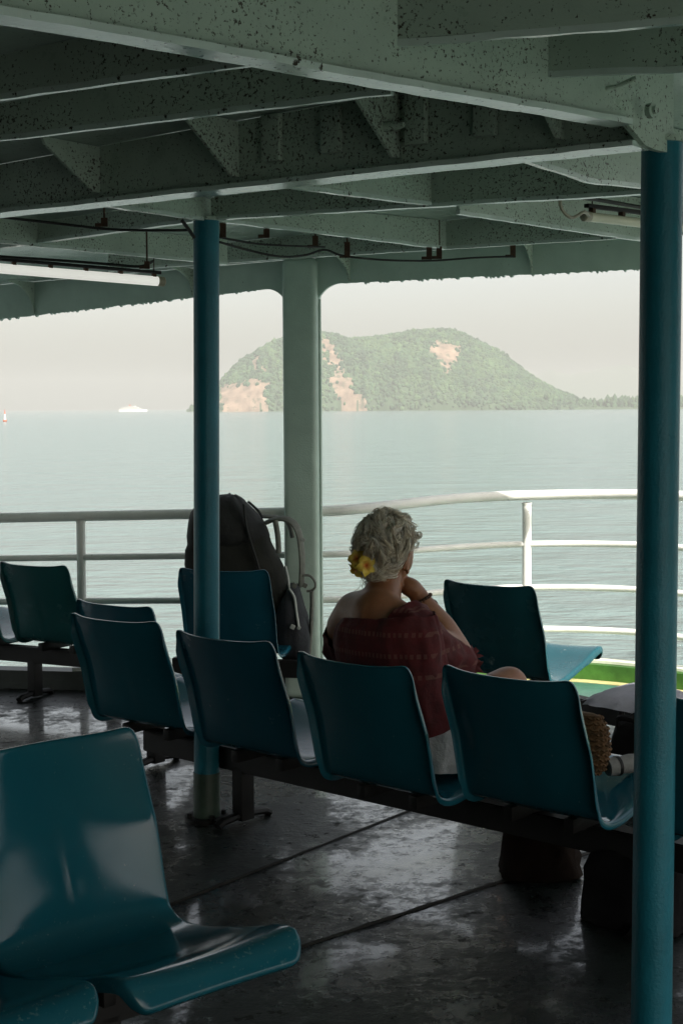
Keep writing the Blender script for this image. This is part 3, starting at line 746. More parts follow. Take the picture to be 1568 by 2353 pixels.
def bench(label, seats, ext=(0.18, 0.18), legs=None, group='rows of plastic seats on steel beams', row=None):
    """seats: (x, y, row angle deg, material, tilt forward deg, drop, label) - x, y is the top middle of the back; the row angle turns the chair"""
    P0 = [Vector((s[0], s[1], 0)) for s in seats]
    fw = [Vector((math.sin(R(s[2])), math.cos(R(s[2])), 0))  for s in seats]
    mids = [p + f * 0.29 for p, f in zip(P0, fw)]
    ctr = sum(mids, Vector()) / len(mids); ctr.z = deck(ctr.x)
    if len(mids) > 1: bd = (mids[-1] - mids[0]).normalized()
    else: bd = Vector((fw[0].y, -fw[0].x, 0))
    if row is not None: bd = Vector((math.cos(R(row)), -math.sin(R(row)), 0))
    t = thing('seat_bench', ctr, label, 'bench', group=group)
    Fi = FRAMES[t.name].inverted()
    for s, p, f in zip(seats, P0, fw):
        right = Vector((f.y, -f.x, 0)); up = Vector((0, 0, 1))
        fr = Matrix((right, f, up)).transposed().to_4x4(); fr.translation = Vector((p.x, p.y, deck(p.x) - s[5]))
        piv = Matrix.Translation(Vector((0, 0.25, 0.33))); fr = fr @ piv @ Matrix.Rotation(R(-s[4]), 4, 'X') @ piv.inverted()
        seat_part(t, Fi @ fr, s[3], s[6] if len(s) > 6 else None)
    a = mids[0] - bd * ext[0]; b = mids[-1] + bd * ext[1]
    nrm = Vector((-bd.y, bd.x, 0))
    Mb = Matrix((bd, nrm, Vector((0, 0, 1)))).transposed()
    def pz(p, z): return Vector((p.x, p.y, deck(p.x) + z))
    bm = B(); add_prism(bm, [pz(a - nrm * .03, .18), pz(b - nrm * .03, .18), pz(b - nrm * .03, .258), pz(a - nrm * .03, .258)], nrm * 0.06); bmesh.ops.recalc_face_normals(bm, faces=bm.faces); bmesh.ops.bevel(bm, geom=bm.edges[:], offset=.004, segments=2, affect='EDGES'); obj('beam', bm, m_steel, t)
    for p, f in zip(mids, fw):
        right = Vector((f.y, -f.x, 0)); Mf = Matrix((right, f, Vector((0, 0, 1)))).transposed()
        bm = B()
        for x in (-0.10, 0.10): add_box(bm, pz(p + right * x, 0.278), (0.03, 0.22, 0.04), Mf, bevel=0.004)
        obj('bracket', bm, m_steel, t)
    L_ = (b - a).length
    for q in (legs or (0.16, 0.84)):
        p = a.lerp(b, q); 
        bm = B()
        add_box(bm, pz(p, 0.105), (0.05, 0.06, 0.19), Mb, bevel=0.005)
        add_tube(bm, [pz(p - nrm * 0.12, 0.008), pz(p - nrm * 0.10, 0.02), pz(p, 0.03), pz(p + nrm * 0.10, 0.02), pz(p + nrm * 0.12, 0.008)], 0.020, 8, 0.7)
        obj('leg', bm, m_steel, t)
    return t, mids, fw
bench('long row of dark teal plastic seats in the middle with a woman on one', [
    (-0.815, 5.12, 36, m_teal, 0, 0.0), (-0.400, 4.66, 40, m_blue, 0, 0.0), (0.005, 4.185, 42, m_teal, 0, 0.0), (0.418, 3.915, 41, m_teal, 0, 0.0), (0.90, 3.50, 40, m_teal, 0, 0.0)], (0.10, 0.2), (0.19, 0.80))
bench('nearest bench with a glossy teal seat facing right at the lower left', [
    (-1.36, 2.65, 138, m_teal, 0, 0.0), (-1.012, 2.958, 138, m_teal, 0, 0.0), (-0.655, 3.232, 138, m_teal, 0, 0.0)], (0.15, 0.15))
bench('far left bench of green teal seats in front of the railing', [
    (-1.95, 7.28, 30, m_green, 0, 0.0), (-1.490, 7.02, 31, m_green, 0, 0.0)], (0.5, 0.30), (0.60, 0.97))
bench('far bench with a blue seat carrying the big backpack', [
    (-0.545, 6.63, 16, m_blue, 0, 0.0)], (0.35, 0.42), (0.3, 0.9))
right_bench, _a, _b = bench('far right bench with a scratched seat and a broken bleached seat pan', [
    (0.570, 5.93, 38, m_worn, 0, 0.0, 'scratched dark seat with pale scuffs on its back')], (0.25, 1.25), (0.1, 0.8), row=56)
bench('low single seat just behind the left end of the middle row', [
    (-0.935, 5.70, 38, m_teal, 6, 0.05)], (0.15, 0.15), (0.5,))

# ================================================================== THE BROKEN SEAT PAN ON THE FAR RIGHT BENCH
pc = Vector((1.125, 5.53, 0.335))
bm = B(); rows = []
for i in range(13):
    row = []
    for j in range(13):
        a = -1 + i / 6; b = -1 + j / 6
        e = 1 - 0.28 * abs(fbm(a * 2, b * 2, 1.9)) - 0.10 * (a * a * b * b)
        x = a * 0.20 * e; y = b * 0.20 * e
        z = 0.042 * math.exp(-((a + 0.1) ** 2 + (b - 0.2) ** 2) * 1.3) - 0.03 * max(abs(a), abs(b)) ** 4 + 0.004 * fbm(a * 5, b * 5, 1.0)
        q = Vector((math.cos(R(-50)) * x - math.sin(R(-50)) * y, math.sin(R(-50)) * x + math.cos(R(-50)) * y, z)); row.append(bm.verts.new(pc + q))
    rows.append(row)
for i in range(12):
    for j in range(12):
        if (i, j) in ((0, 0), (11, 0), (11, 11), (0, 5)): continue
        bm.faces.new((rows[i][j], rows[i + 1][j], rows[i + 1][j + 1], rows[i][j + 1]))
bmesh.ops.solidify(bm, geom=bm.faces[:], thickness=0.006)
bp = obj('broken_seat', bm, m_bleached, right_bench, label='broken sun bleached seat pan without a backrest')
for dx in (-.09, .06):
    bm = B(); c = pc + Vector((dx, -.06, -0.03)); add_tube(bm, [c, c + Vector((0, 0, -.04))], 0.014, 8); add_ball(bm, c + Vector((0, 0, -.04)), 0.018); obj('mounting_bolt', bm, m_steel, bp)

# ================================================================== BIG BACKPACK
m_pack = mat('olive_pack_cloth', (0.012, 0.013, 0.009), 0.9, 0.3, 14, 0.004, 26)
m_lid = mat('black_pack_cloth', (0.008, 0.009, 0.008), 0.8, 0.3, 14, 0.004, 30)
m_belt = mat('grey_pack_padding', (0.022, 0.025, 0.030), 0.85, 0.25, 18, 0.003, 60)
m_strap = mat('grey_olive_strap', (0.12, 0.125, 0.105), 0.75, 0.25, 30, 0.001, 160)
m_web = mat('pale_webbing', (0.34, 0.36, 0.33), 0.7, 0.2, 60)
PY = 7.08
bk = thing('trekking_backpack', at(575, 1480, PY), 'tall dark olive trekking backpack with grey straps standing on a far seat', 'backpack')
def pack_ring(v, u0, u1, dep, yo=0.0, n=28, sq=2.8):
    A = at(u0, v, PY); Cc = at(u1, v, PY); c = (A + Cc) / 2 + Vector((0, yo, 0)); hw = (Cc - A).length / 2; ring = []
    for k in range(n):
        a = 2 * math.pi * k / n; ca, sa = math.cos(a), math.sin(a); f_ = (abs(ca) ** sq + abs(sa) ** sq) ** (-1 / sq)
        wob = 1 + 0.035 * fbm(v * 0.02, k * 0.5, 1.0)
        ring.append(c + Vector((ca * f_ * hw * wob, sa * f_ * dep * wob, 0.012 * fbm(k * 0.7, v * 0.03, 1))))
    return ring
body = [(1462, 470, 680, .10), (1455, 458, 686, .13), (1430, 448, 688, .15), (1400, 444, 682, .155), (1360, 442, 672, .165), (1330, 440, 660, .165), (1300, 440, 648, .165), (1270, 436, 634, .165), (1240, 436, 622, .16), (1215, 440, 612, .155), (1200, 452, 600, .13)]
bm = B(); add_loft(bm, [pack_ring(*q) for q in body]); bmesh.ops.recalc_face_normals(bm, faces=bm.faces); bmesh.ops.subdivide_edges(bm, edges=bm.edges[:], cuts=1, smooth=0.6, use_grid_fill=True); obj('pack_body', bm, m_pack, bk, ang=60)
lid = [(1252, 431, 612, .15), (1240, 428, 620, .172), (1215, 430, 614, .178), (1190, 435, 600, .175), (1168, 446, 578, .16), (1150, 468, 562, .13), (1140, 495, 548, .09), (1137, 510, 540, .04)]
bm = B(); add_loft(bm, [pack_ring(*q, sq=2.4) for q in lid]); bmesh.ops.recalc_face_normals(bm, faces=bm.faces); bmesh.ops.subdivide_edges(bm, edges=bm.edges[:], cuts=1, smooth=0.6, use_grid_fill=True); obj('lid_pocket', bm, m_lid, bk, ang=60)
pk = [(1335, 440, 470, .05), (1320, 433, 480, .08), (1290, 430, 484, .09), (1260, 428, 480, .08), (1245, 434, 470, .04)]
bm = B(); add_loft(bm, [pack_ring(*q, yo=-.06, n=16) for q in pk]); bmesh.ops.recalc_face_normals(bm, faces=bm.faces); obj('side_pocket', bm, m_lid, bk, ang=60)
hb = [(1506, 652, 704, .06), (1490, 644, 712, .10), (1430, 634, 710, .13), (1385, 640, 700, .13), (1350, 656, 690, .09), (1335, 668, 684, .04)]
bm = B(); add_loft(bm, [pack_ring(*q, yo=-.08, n=18) for q in hb]); bmesh.ops.recalc_face_normals(bm, faces=bm.faces); bmesh.ops.subdivide_edges(bm, edges=bm.edges[:], cuts=1, smooth=0.6, use_grid_fill=True); obj('hip_pad', bm, m_belt, bk, ang=60)
for ch in bk.children:
    for v in ch.data.vertices:
        nz = noise.noise_vector(v.co * 7.0) * 0.012 + noise.noise_vector(Vector((v.co.x * 30, v.co.y * 30, v.co.z * 10))) * 0.006
        v.co += Vector((nz.x * .7, nz.y, nz.z * .3))
def strap(pts, r, fl, m, nm='shoulder_strap', up=(0, 1, 0), y=PY - .10):
    bm = B(); add_tube(bm, catmull([at(u, v, y + dy) for u, v, dy in pts], 6), r, 10, fl, up); obj(nm, bm, m, bk)
strap([(612, 1200, .02), (634, 1192, 0), (656, 1192, -.02), (674, 1202, -.03), (686, 1224, -.03), (692, 1260, -.02), (694, 1300, 0), (692, 1345, .03)], 0.011, 3.0, m_strap)
strap([(604, 1186, .16), (630, 1188, .16), (650, 1192, .17), (664, 1206, .18), (672, 1235, .18)], 0.010, 3.0, m_strap)
strap([(632, 1196, -.05), (638, 1232, -.06), (640, 1270, -.06)], 0.013, 1.6, m_strap)
strap([(655, 1300, -.075), (661, 1325, -.08), (664, 1350, -.085)], 0.006, 2.2, m_web, 'web_strap')
strap([(664, 1352, -.09), (676, 1372, -.10), (680, 1400, -.11), (686, 1440, -.12)], 0.006, 2.2, m_web, 'web_strap')
strap([(694, 1322, 0), (710, 1322, 0), (722, 1334, 0), (724, 1348, 0), (716, 1356, 0), (704, 1358, 0)], 0.006, 2.2, m_strap, 'belt_loop')
strap([(716, 1358, -.02), (716, 1400, -.02), (714, 1450, -.02), (710, 1500, 0)], 0.010, 2.0, m_strap, 'belt_end')
strap([(570, 1152, -.06), (592, 1172, -.07), (604, 1190, -.07)], 0.006, 1.8, m_lid, 'lid_strap')
strap([(560, 1158, -.07), (566, 1210, -.075), (590, 1290, -.08), (606, 1345, -.085)], 0.006, 1.8, m_lid, 'lid_strap')
for u, v, dy, s in ((606, 1348, -.1, .022), (672, 1440, -.13, .022), (686, 1442, -.13, .016), (697, 1240, -.05, .016), (676, 1345, -.09, .022), (700, 1345, -.02, .022)):
    bm = B(); add_box(bm, at(u, v, PY - .1 + dy), (s, .01, s), Matrix.Rotation(.5, 3, 'Y'), bevel=.003); obj('buckle', bm, m_web if s < .022 or v > 1400 else m_strap, bk)

# ================================================================== WOMAN
m_skin = mat('sun_tanned_skin', (0.24, 0.10, 0.044), 0.5, 0.12, 30, 0.0006, 220, patch=(0.22, 0.085, 0.040), patch_amt=0.62, patch_scale=40)
for n_ in m_skin.node_tree.nodes:
    if n_.type == 'BSDF_PRINCIPLED': n_.inputs['Subsurface Weight'].default_value = 0.15; n_.inputs['Subsurface Radius'].default_value = (0.012, 0.004, 0.002); n_.inputs['Subsurface Scale'].default_value = 1.0
m_hair = [mat('grey_hair', (0.74, 0.67, 0.54), 0.42, 0.3, 40), mat('dark_grey_hair', (0.44, 0.36, 0.25), 0.5, 0.3, 40), mat('white_hair', (0.80, 0.76, 0.68), 0.4, 0.2, 40)]
m_skirt = mat('white_cloth', (0.40, 0.41, 0.41), 0.8, 0.15, 16, 0.010, 26)
def blouse_mat():
    m = mat('red_printed_cotton', (0.068, 0.0045, 0.006), 0.9, 0.35, 22, 0.002, 60, spots=(0.16, 0.06, 0.03), spot_amt=0.68, spot_scale=110)
    nt = m.node_tree; N = nt.nodes; L = nt.links; p = N['Principled BSDF']; src = p.inputs['Base Color'].links[0].from_socket
    tc = N.new('ShaderNodeTexCoord'); sep = N.new('ShaderNodeSeparateXYZ'); L.new(tc.outputs['Object'], sep.inputs[0])
    def math_(op, a, b=None):
        x = N.new('ShaderNodeMath'); x.operation = op
        for i, q in enumerate((a, b)):
            if q is None: continue
            if isinstance(q, (int, float)): x.inputs[i].default_value = q
            else: L.new(q, x.inputs[i])
        return x.outputs[0]
    z = math_('MULTIPLY', sep.outputs[2], 1.0)
    fr = math_('FRACT', math_('MULTIPLY', z, 16.0)); band = math_('GREATER_THAN', fr, 0.78)
    dash = math_('GREATER_THAN', math_('FRACT', math_('MULTIPLY', math_('ADD', sep.outputs[0], math_('MULTIPLY', sep.outputs[1], -1.0)), 55.0)), 0.45)
    lim = math_('MULTIPLY', math_('GREATER_THAN', z, 0.28), math_('MULTIPLY', band, dash))
    mx = N.new('ShaderNodeMix'); mx.data_type = 'RGBA'; L.new(math_('MULTIPLY', lim, 0.30), mx.inputs[0]); L.new(src, mx.inputs[6]); mx.inputs[7].default_value = (0.20, 0.11, 0.08, 1)
    L.new(mx.outputs[2], p.inputs['Base Color']); return m
m_blouse = blouse_mat()
J = {}
f = Vector((0.69, 0.724, 0)); rgt = Vector((0.724, -0.69, 0)); UP = Vector((0, 0, 1))
wom = thing('person', (0.13, 4.39, 0.34), 'grey haired woman in red blouse resting her chin on her fist, seen from behind', 'person')
J = {'pelvis': at(868, 1700, 4.40), 'belly': at(868, 1600, 4.40), 'chest': at(866, 1500, 4.42), 'upper': at(868, 1420, 4.44), 'neck0': at(874, 1388, 4.48), 'neck1': at(884, 1340, 4.53),
     'lcl': at(818, 1408, 4.53), 'lsh': at(788, 1440, 4.575), 'rcl': at(925, 1430, 4.40), 'rsh': at(958, 1446, 4.37),
     'rel': at(1046, 1502, 4.545), 'rfa': at(1014, 1446, 4.555), 'rwr': at(964, 1376, 4.56), 'rha': at(954, 1356, 4.565)}
J['pelvis'] += f * .13; J['belly'] += f * .075; J['chest'] += f * .03
hipR = J['pelvis'] + rgt * 0.10 + f * 0.03 - UP * 0.0; hipL = J['pelvis'] - rgt * 0.10 + f * 0.03
kneeR = at(1168, 1574, 4.70); kneeL = hipL + f * 0.44 + UP * 0.03
footR0 = kneeR + Vector((-0.05, 0.16, -0.33)); footR1 = footR0 + Vector((0.10, 0.16, -0.05))
ankL = kneeL + f * 0.16 - UP * (kneeL.z - 0.15); toeL = ankL + f * 0.16 - UP * 0.045
lel = J['lsh'] + f * 0.10 - UP * 0.23 - rgt * 0.02; lwr = lel + f * 0.20 + rgt * 0.10 - UP * 0.02
VS = []; ES = []; RS = []
def jv(p, r, par=None):
    VS.append(p); RS.append(r); i = len(VS) - 1
    if par is not None: ES.append((par, i))
    return i
pel = jv(J['pelvis'], .125); bel = jv(J['belly'], .125, pel); che = jv(J['chest'], .125, bel); upp = jv(J['upper'], .098, che); n0 = jv(J['neck0'], .066, upp); n1 = jv(J['neck1'], .058, n0); jv(J['neck1'] + f * .01 + UP * .05, .048, n1)
lc = jv(J['lcl'], .074, upp); ls = jv(J['lsh'], .060, lc); a1 = jv(J['lsh'].lerp(lel, .5), .048, ls); a2 = jv(lel, .040, a1); a3 = jv(lel.lerp(lwr, .5), .036, a2); a4 = jv(lwr, .027, a3); a5 = jv(lwr + f * .05 + rgt * .03, .030, a4); jv(lwr + f * .10 + rgt * .06, .018, a5)
rc = jv(J['rcl'], .066, upp); rs = jv(J['rsh'], .058, rc); b1 = jv(J['rsh'].lerp(J['rel'], .5), .052, rs); b2 = jv(J['rel'], .058, b1); b3 = jv(J['rfa'], .053, b2); b4 = jv(J['rwr'], .036, b3); jv(J['rha'], .032, b4)
h1 = jv(hipR, .095, pel); h2 = jv(hipR.lerp(kneeR, .45), .083, h1); h3 = jv(hipR.lerp(kneeR, .8), .078, h2); h4 = jv(kneeR, .068, h3); h5 = jv(kneeR.lerp(footR0, .35), .055, h4); h6 = jv(footR0, .034, h5); jv(footR1, .030, h6)
g1 = jv(hipL, .095, pel); g2 = jv(hipL.lerp(kneeL, .45), .083, g1); g3 = jv(kneeL, .058, g2); g4 = jv(kneeL.lerp(ankL, .35), .056, g3); g5 = jv(ankL, .036, g4); jv(toeL, .030, g5)
body_me = fuse(limbs(VS, ES, RS), 0.009, 22)
bm = B(); bm.from_mesh(body_me)
# head
HC = at(889, 1276, 4.56); fh = Vector((0.56, 0.81, -0.14)).normalized(); rh = fh.cross(UP).normalized(); uh = rh.cross(fh).normalized()
HM = Matrix((rh, fh, uh)).transposed()
t = bmesh.new(); bmesh.ops.create_icosphere(t, subdivisions=4, radius=1.0)
for v in t.verts:
    d = v.co.normalized(); x, y, z = d
    sx, sy, sz = 0.074, 0.096, 0.113
    if z < 0: sx *= 1 - 0.30 * min(1, -z) ** 1.2; sy *= 1 - 0.10 * (-z)
    p = Vector((x * sx, y * sy, z * sz))
    if z < 0 and y < 0: p.y *= 1 - 0.38 * min(1, -z * 1.3)
    g_ = lambda cx, cz, s: math.exp(-(((p.x - cx) / s) ** 2 + ((p.z - cz) / s) ** 2))
    if y > 0.2:
        p.y += 0.022 * math.exp(-((p.x / 0.012) ** 2 + ((p.z + 0.022) / 0.020) ** 2)) + 0.010 * math.exp(-((p.x / 0.010) ** 2 + ((p.z - 0.005) / 0.03) ** 2))
        p.y -= 0.010 * (g_(0.030, 0.006, 0.014) + g_(-0.030, 0.006, 0.014)); p.y += 0.006 * (g_(0.030, 0.026, 0.016) + g_(-0.030, 0.026, 0.016))
        p.y += 0.007 * (g_(0, -0.058, 0.012) + g_(0.012, -0.058, 0.010) + g_(-0.012, -0.058, 0.010)) - 0.005 * math.exp(-((p.x / 0.022) ** 2 + ((p.z + 0.064) / 0.004) ** 2)); p.y += 0.010 * g_(0, -0.098, 0.018)
        p += Vector((math.copysign(0.003, p.x), 0.002, 0)) * (g_(0.042, -0.025, 0.018) + g_(-0.042, -0.025, 0.018))
    v.co = p
t.transform(Matrix.Translation(HC) @ HM.to_4x4()); merge(bm, t)
def hp(x, y, z): return HC + HM @ Vector((x, y, z))
for sg in (1, -1):                         # ears: a folded rim round a hollow, with a lobe
    pts = [hp(sg * (0.074 + 0.012 * math.sin(a)), -0.006 + 0.019 * math.cos(a * 1.0 + 2.6), -0.016 + 0.032 * math.sin(a * 1.0 - 0.9)) for a in np.linspace(0, 4.9, 14)]
    add_tube(bm, pts, [0.0045] * 12 + [0.006, 0.005], 8); add_ball(bm, hp(sg * 0.071, 0.002, -0.016), (0.006, 0.016, 0.027), HM); add_ball(bm, hp(sg * 0.075, 0.004, -0.046), (0.006, 0.007, 0.010), HM)
# the right hand: a loose fist under the jaw, every finger a chain of its own
def finger(base, d0, lens, r, curl, axis):
    pts = [base]; d = d0.normalized()
    for i, l_ in enumerate(lens):
        pts.append(pts[-1] + d * l_); d = Matrix.Rotation(curl[i], 3, axis) @ d
    add_tube(bm, catmull(pts, 4), [r * (1 - 0.25 * i / (4 * len(lens))) for i in range(4 * len(lens) + 1)], 8); add_ball(bm, pts[-1], r * 0.78, sub=1)
hw0 = J['rha']; hd = (at(922, 1338, 4.57) - J['rha']).normalized(); hs_ = Vector((-hd.z * 0.2, -0.9, 0.1)); hs_ = (hs_ - hd * hs_.dot(hd)).normalized(); hn = hd.cross(hs_).normalized()
if hn.x > 0: hn = -hn
PM = Matrix((hs_, hd, hs_.cross(hd))).transposed()
add_ball(bm, hw0 + hd * 0.018, (0.042, 0.046, 0.030), PM, 3)
ax = hn.cross(hd).normalized()
for k in range(4):
    s_ = (-0.030 + 0.020 * k); ln = (0.036, 0.042, 0.040, 0.030)[k]
    finger(hw0 + hs_ * s_ + hd * 0.050 + UP * .008, hd * 0.6 + hn * 0.5, [ln, ln * 0.75, ln * 0.6], 0.0118 - 0.0006 * abs(k - 1.5), [-1.25, -1.0, -0.4], ax)
finger(hw0 + hs_ * -0.036 + hd * 0.015, hd * 0.7 + hn * 0.6 - hs_ * 0.4, [0.034, 0.030, 0.022], 0.0108, [-0.45, -0.45, 0], ax)
o = obj('body', fuse(bm, 0.0042, 3), m_skin, wom, ang=180)
# blouse: off the shoulders, gathered along the neckline, with elbow sleeves
def ell(c, hw, hd_, z, n=40, gath=0.0, ph=0.0, lean=0.0):
    ring = []
    for k in range(n):
        a = 2 * math.pi * k / n; g_ = 1 + gath * math.sin(a * 17 + ph) * (0.6 + 0.4 * math.sin(a * 5)) 
        ring.append(Vector((c.x, c.y, 0)) + rgt * (math.cos(a) * hw * g_) + f * (math.sin(a) * hd_ * g_) + UP * (z + lean * math.cos(a)))
    return ring
C0 = Vector((0.106, 4.37, 0))
bm = B(); rg = []
for z, fo_, hw_, hd_, ga in ((0.475, .125, .205, .150, .03), (0.50, .12, .203, .150, .028), (0.56, .098, .195, .145, .022), (0.62, .075, .190, .138, .016), (0.68, .055, .188, .132, .014), (0.735, .042, .187, .125, .014), (0.78, .036, .178, .118, .018), (0.797, .042, .170, .110, .022), (0.808, .045, .164, .106, .03), (0.802, .045, .158, .100, .03)):
    rg.append(ell(C0 + f * fo_, hw_, hd_, z, 56, ga, z * 9, .014 * max(0, (z - .7) / .1)))
add_loft(bm, rg, cap=False); bmesh.ops.recalc_face_normals(bm, faces=bm.faces)
def sleeve(bm, pts, rads, n=22, ga=0.05):
    pts = [Vector(p) for p in pts]; pts2 = catmull(pts, 5); rr = np.interp(np.linspace(0, 1, len(pts2)), np.linspace(0, 1, len(rads)), rads)
    prev = None; rings = []
    for i, p in enumerate(pts2):
        tt = (pts2[min(i + 1, len(pts2) - 1)] - pts2[max(i - 1, 0)]).normalized(); a = tt.cross(UP) if prev is None else prev - tt * prev.dot(tt)
        a.normalize(); prev = a; b_ = tt.cross(a)
        rings.append([p + (a * math.cos(2 * math.pi * k / n) + b_ * math.sin(2 * math.pi * k / n)) * rr[i] * (1 + ga * math.sin(k * 2.4 + i * 0.8) + 0.02 * math.sin(i * 2.0)) for k in range(n)])
    add_loft(bm, rings, cap=False)
sleeve(bm, [J['rcl'] - UP * .02, J['rsh'] + UP * -.034, J['rsh'].lerp(J['rel'], .5) - UP * .034, J['rel'] + (J['rel'] - J['rsh']).normalized() * .020 - UP * .030], [.098, .084, .070, .066])
sleeve(bm, [J['lsh'] - UP * .022 + rgt * .02, J['lsh'].lerp(lel, .35), J['lsh'].lerp(lel, .7), lel], [.074, .074, .070, .064])
bmesh.ops.subdivide_edges(bm, edges=bm.edges[:], cuts=1, smooth=0.4, use_grid_fill=True)
for v in bm.verts:
    q_ = v.co; nz = noise.noise_vector(Vector((q_.x * 15, q_.y * 15, q_.z * 7))) * 0.011 + noise.noise_vector(Vector((q_.x * 40, q_.y * 40, q_.z * 16))) * 0.004; v.co += Vector((nz.x, nz.y, nz.z * .5))
    if q_.z < .53: q_.z += .022 * noise.noise(Vector((q_.x * 14, q_.y * 14, 2.0)))
bmesh.ops.solidify(bm, geom=bm.faces[:], thickness=0.002)
obj('blouse', bm, m_blouse, wom, ang=80)
# lace frill at the sleeve end
bm = B(); e = J['rel'] + (J['rel'] - J['rsh']).normalized() * .022 - UP * .030; tt = (J['rel'] - J['rsh']).normalized(); a = tt.cross(UP).normalized(); b_ = tt.cross(a)
r1 = []; 
for q, (off, rr) in enumerate(((0, .056), (.008, .064), (.018, .070))):
    r1.append([e + tt * off + (a * math.cos(2 * math.pi * k / 60) + b_ * math.sin(2 * math.pi * k / 60)) * (rr + (.010 * q / 2) * math.sin(k * 1.9)) + tt * (.006 * math.sin(k * 2.6) * q) for k in range(60)])
add_loft(bm, r1, cap=False); obj('sleeve_frill', bm, m_blouse, wom, ang=80)
bm = B(); q = e + tt * .02 + UP * .02; add_tube(bm, catmull([q, q + Vector((.02, 0, .012)), q + Vector((.034, 0, .008)), q + Vector((.036, 0, -.008))], 4), .003, 6); obj('sleeve_tie', bm, m_blouse, wom)
# skirt
bm = B(); add_loft(bm, [ell(C0 + f * .17, .212, .15, .350, 48, .02, 1), ell(C0 + f * .16, .212, .15, .40, 48, .025, 2), ell(C0 + f * .14, .200, .145, .46, 48, .02, 3), ell(C0 + f * .11, .18, .13, .54, 48, .01, 4)], cap=False)
for h_, k_ in ((hipR, kneeR), (hipL, kneeL)): sleeve(bm, [h_, h_.lerp(k_, .2), h_.lerp(k_, .42)], [.115, .105, .098], ga=.03)
bmesh.ops.subdivide_edges(bm, edges=bm.edges[:], cuts=1, smooth=0.4, use_grid_fill=True)
for v in bm.verts:
    q_ = v.co; nz = noise.noise_vector(Vector((q_.x * 22, q_.y * 22, q_.z * 9))) * 0.014; v.co += Vector((nz.x, nz.y, nz.z * .4))
bmesh.ops.recalc_face_normals(bm, faces=bm.faces); bmesh.ops.solidify(bm, geom=bm.faces[:], thickness=0.002); obj('skirt', bm, m_skirt, wom, ang=80)
for ank, toe in ((ankL, toeL), (footR0, footR1)):
    bm = B(); d = (toe - ank); c = ank + d * .55 - UP * .035; add_tube(bm, [ank - d * .25 - UP * .036, c, toe + d * .12 - UP * .004], [.032, .038, .028], 10, .28); obj('sandal', bm, m_steel, wom)
# beads round the wrist
bm = B(); wd = (J['rwr'] - J['rfa']).normalized(); a = wd.cross(UP).normalized(); b_ = wd.cross(a); wc = J['rwr'] - wd * .004
for k in range(22):
    an = 2 * math.pi * k / 22; add_ball(bm, wc + (a * math.cos(an) + b_ * math.sin(an)) * .035 + wd * .004 * math.sin(an), .0062, sub=1)
add_tube(bm, catmull([wc + Vector((.030, 0, .004)), wc + Vector((.045, 0, -.002)), wc + Vector((.052, 0, -.012))], 4), .0022, 5)
obj('bracelet', bm, m_rust, wom)
# hair: a soft cap and several hundred curling locks
bm = B(); t = bmesh.new(); bmesh.ops.create_icosphere(t, subdivisions=5, radius=1.0)
def scalp(d, k=1.0):
    x, y, z = d
    sx, sy, sz = .080, .101, .119
    if z < 0 and y < 0: sy *= 1 - 0.28 * min(1, -z * 1.2)
    return Vector((x * sx * k, y * sy * k - .003, z * sz * k + .002))
def hairy(d):
    x, y, z = d
    if y > -0.22 and z < 0.10 and abs(x) > 0.3: return False
    return (y < 0.30 + 0.62 * max(0, z) ** 1.4 + (0.20 if z > 0.75 else 0)) and z > (-0.98 if y < -0.35 else (-0.25 if y < 0.02 else 0.10))
kill = []
for v in t.verts:
    d = v.co.normalized()
    if not hairy(d): kill.append(v); continue
    q = scalp(d); lump = 1 + 0.06 * noise.noise(Vector(d) * 5) + 0.05 * noise.noise(Vector(d) * 13); v.co = q * lump
bmesh.ops.delete(t, geom=kill, context='VERTS'); t.transform(Matrix.Translation(HC) @ HM.to_4x4()); merge(bm, t, 1)
rs_ = random.Random(11); cnt = 0
while cnt < 900:
    d = Vector((rs_.gauss(0, 1), rs_.gauss(-.2, 1), rs_.gauss(.3, 1))).normalized()
    if not hairy(d): continue
    cnt += 1
    top = d.z > 0.12
    k = (1.02 + rs_.random() * (.16 if top else .09)); n_ = 11; pts = []; turns = rs_.uniform(.6, 1.2) if top else rs_.uniform(.15, .6); ph = rs_.uniform(0, 6.28); amp = rs_.uniform(.006, .013) if top else rs_.uniform(.0015, .005)
    ln = rs_.uniform(.45, .95); dd = d.copy()
    for i in range(n_):
        s_ = i / (n_ - 1)
        if top: flow = noise.noise_vector(dd * 2.6) * 2.0 + Vector((rs_.gauss(0, .15), -.35, -.25))
        else: flow = Vector((-d.x * .3, -0.9, -0.42)) + noise.noise_vector(dd * 2.5) * .35
        fl = flow - dd * flow.dot(dd); dd = (dd + fl.normalized() * (ln / n_)).normalized()
        tang = fl.normalized(); bi = dd.cross(tang)
        base = scalp(dd, k + .04 * math.sin(s_ * 3.1) - .06 * max(0, dd.z - .45))
        pts.append(HC + HM @ (base + bi * amp * math.sin(ph + s_ * turns * 6.28) + dd * amp * .8 * math.cos(ph + s_ * turns * 6.28)))
    lp_ = [HM.transposed() @ (p_ - HC) for p_ in pts]
    if any(p_.x > .03 and p_.y > -.032 and p_.z < .012 for p_ in lp_): continue
    mi0 = rs_.choices([0, 1, 2], [.5, .25, .25] if d.y < .1 else [.4, .1, .5])[0]
    sd_ = [Vector((rs_.gauss(0, .0030), rs_.gauss(0, .0030), rs_.gauss(0, .0030))) for _ in range(7)]
    for q_ in sd_:
        mi = mi0 if rs_.random() < .7 else rs_.choice([0, 1, 2]); r0 = rs_.uniform(.0007, .0013); q1_ = q_ * rs_.uniform(.4, 1.6)
        add_tube(bm, [p_ + q_.lerp(q1_, i / (n_ - 1)) for i, p_ in enumerate(pts)], [r0 * (1 - .75 * (i / (n_ - 1)) ** 2) for i in range(n_)], 3, mi=mi)
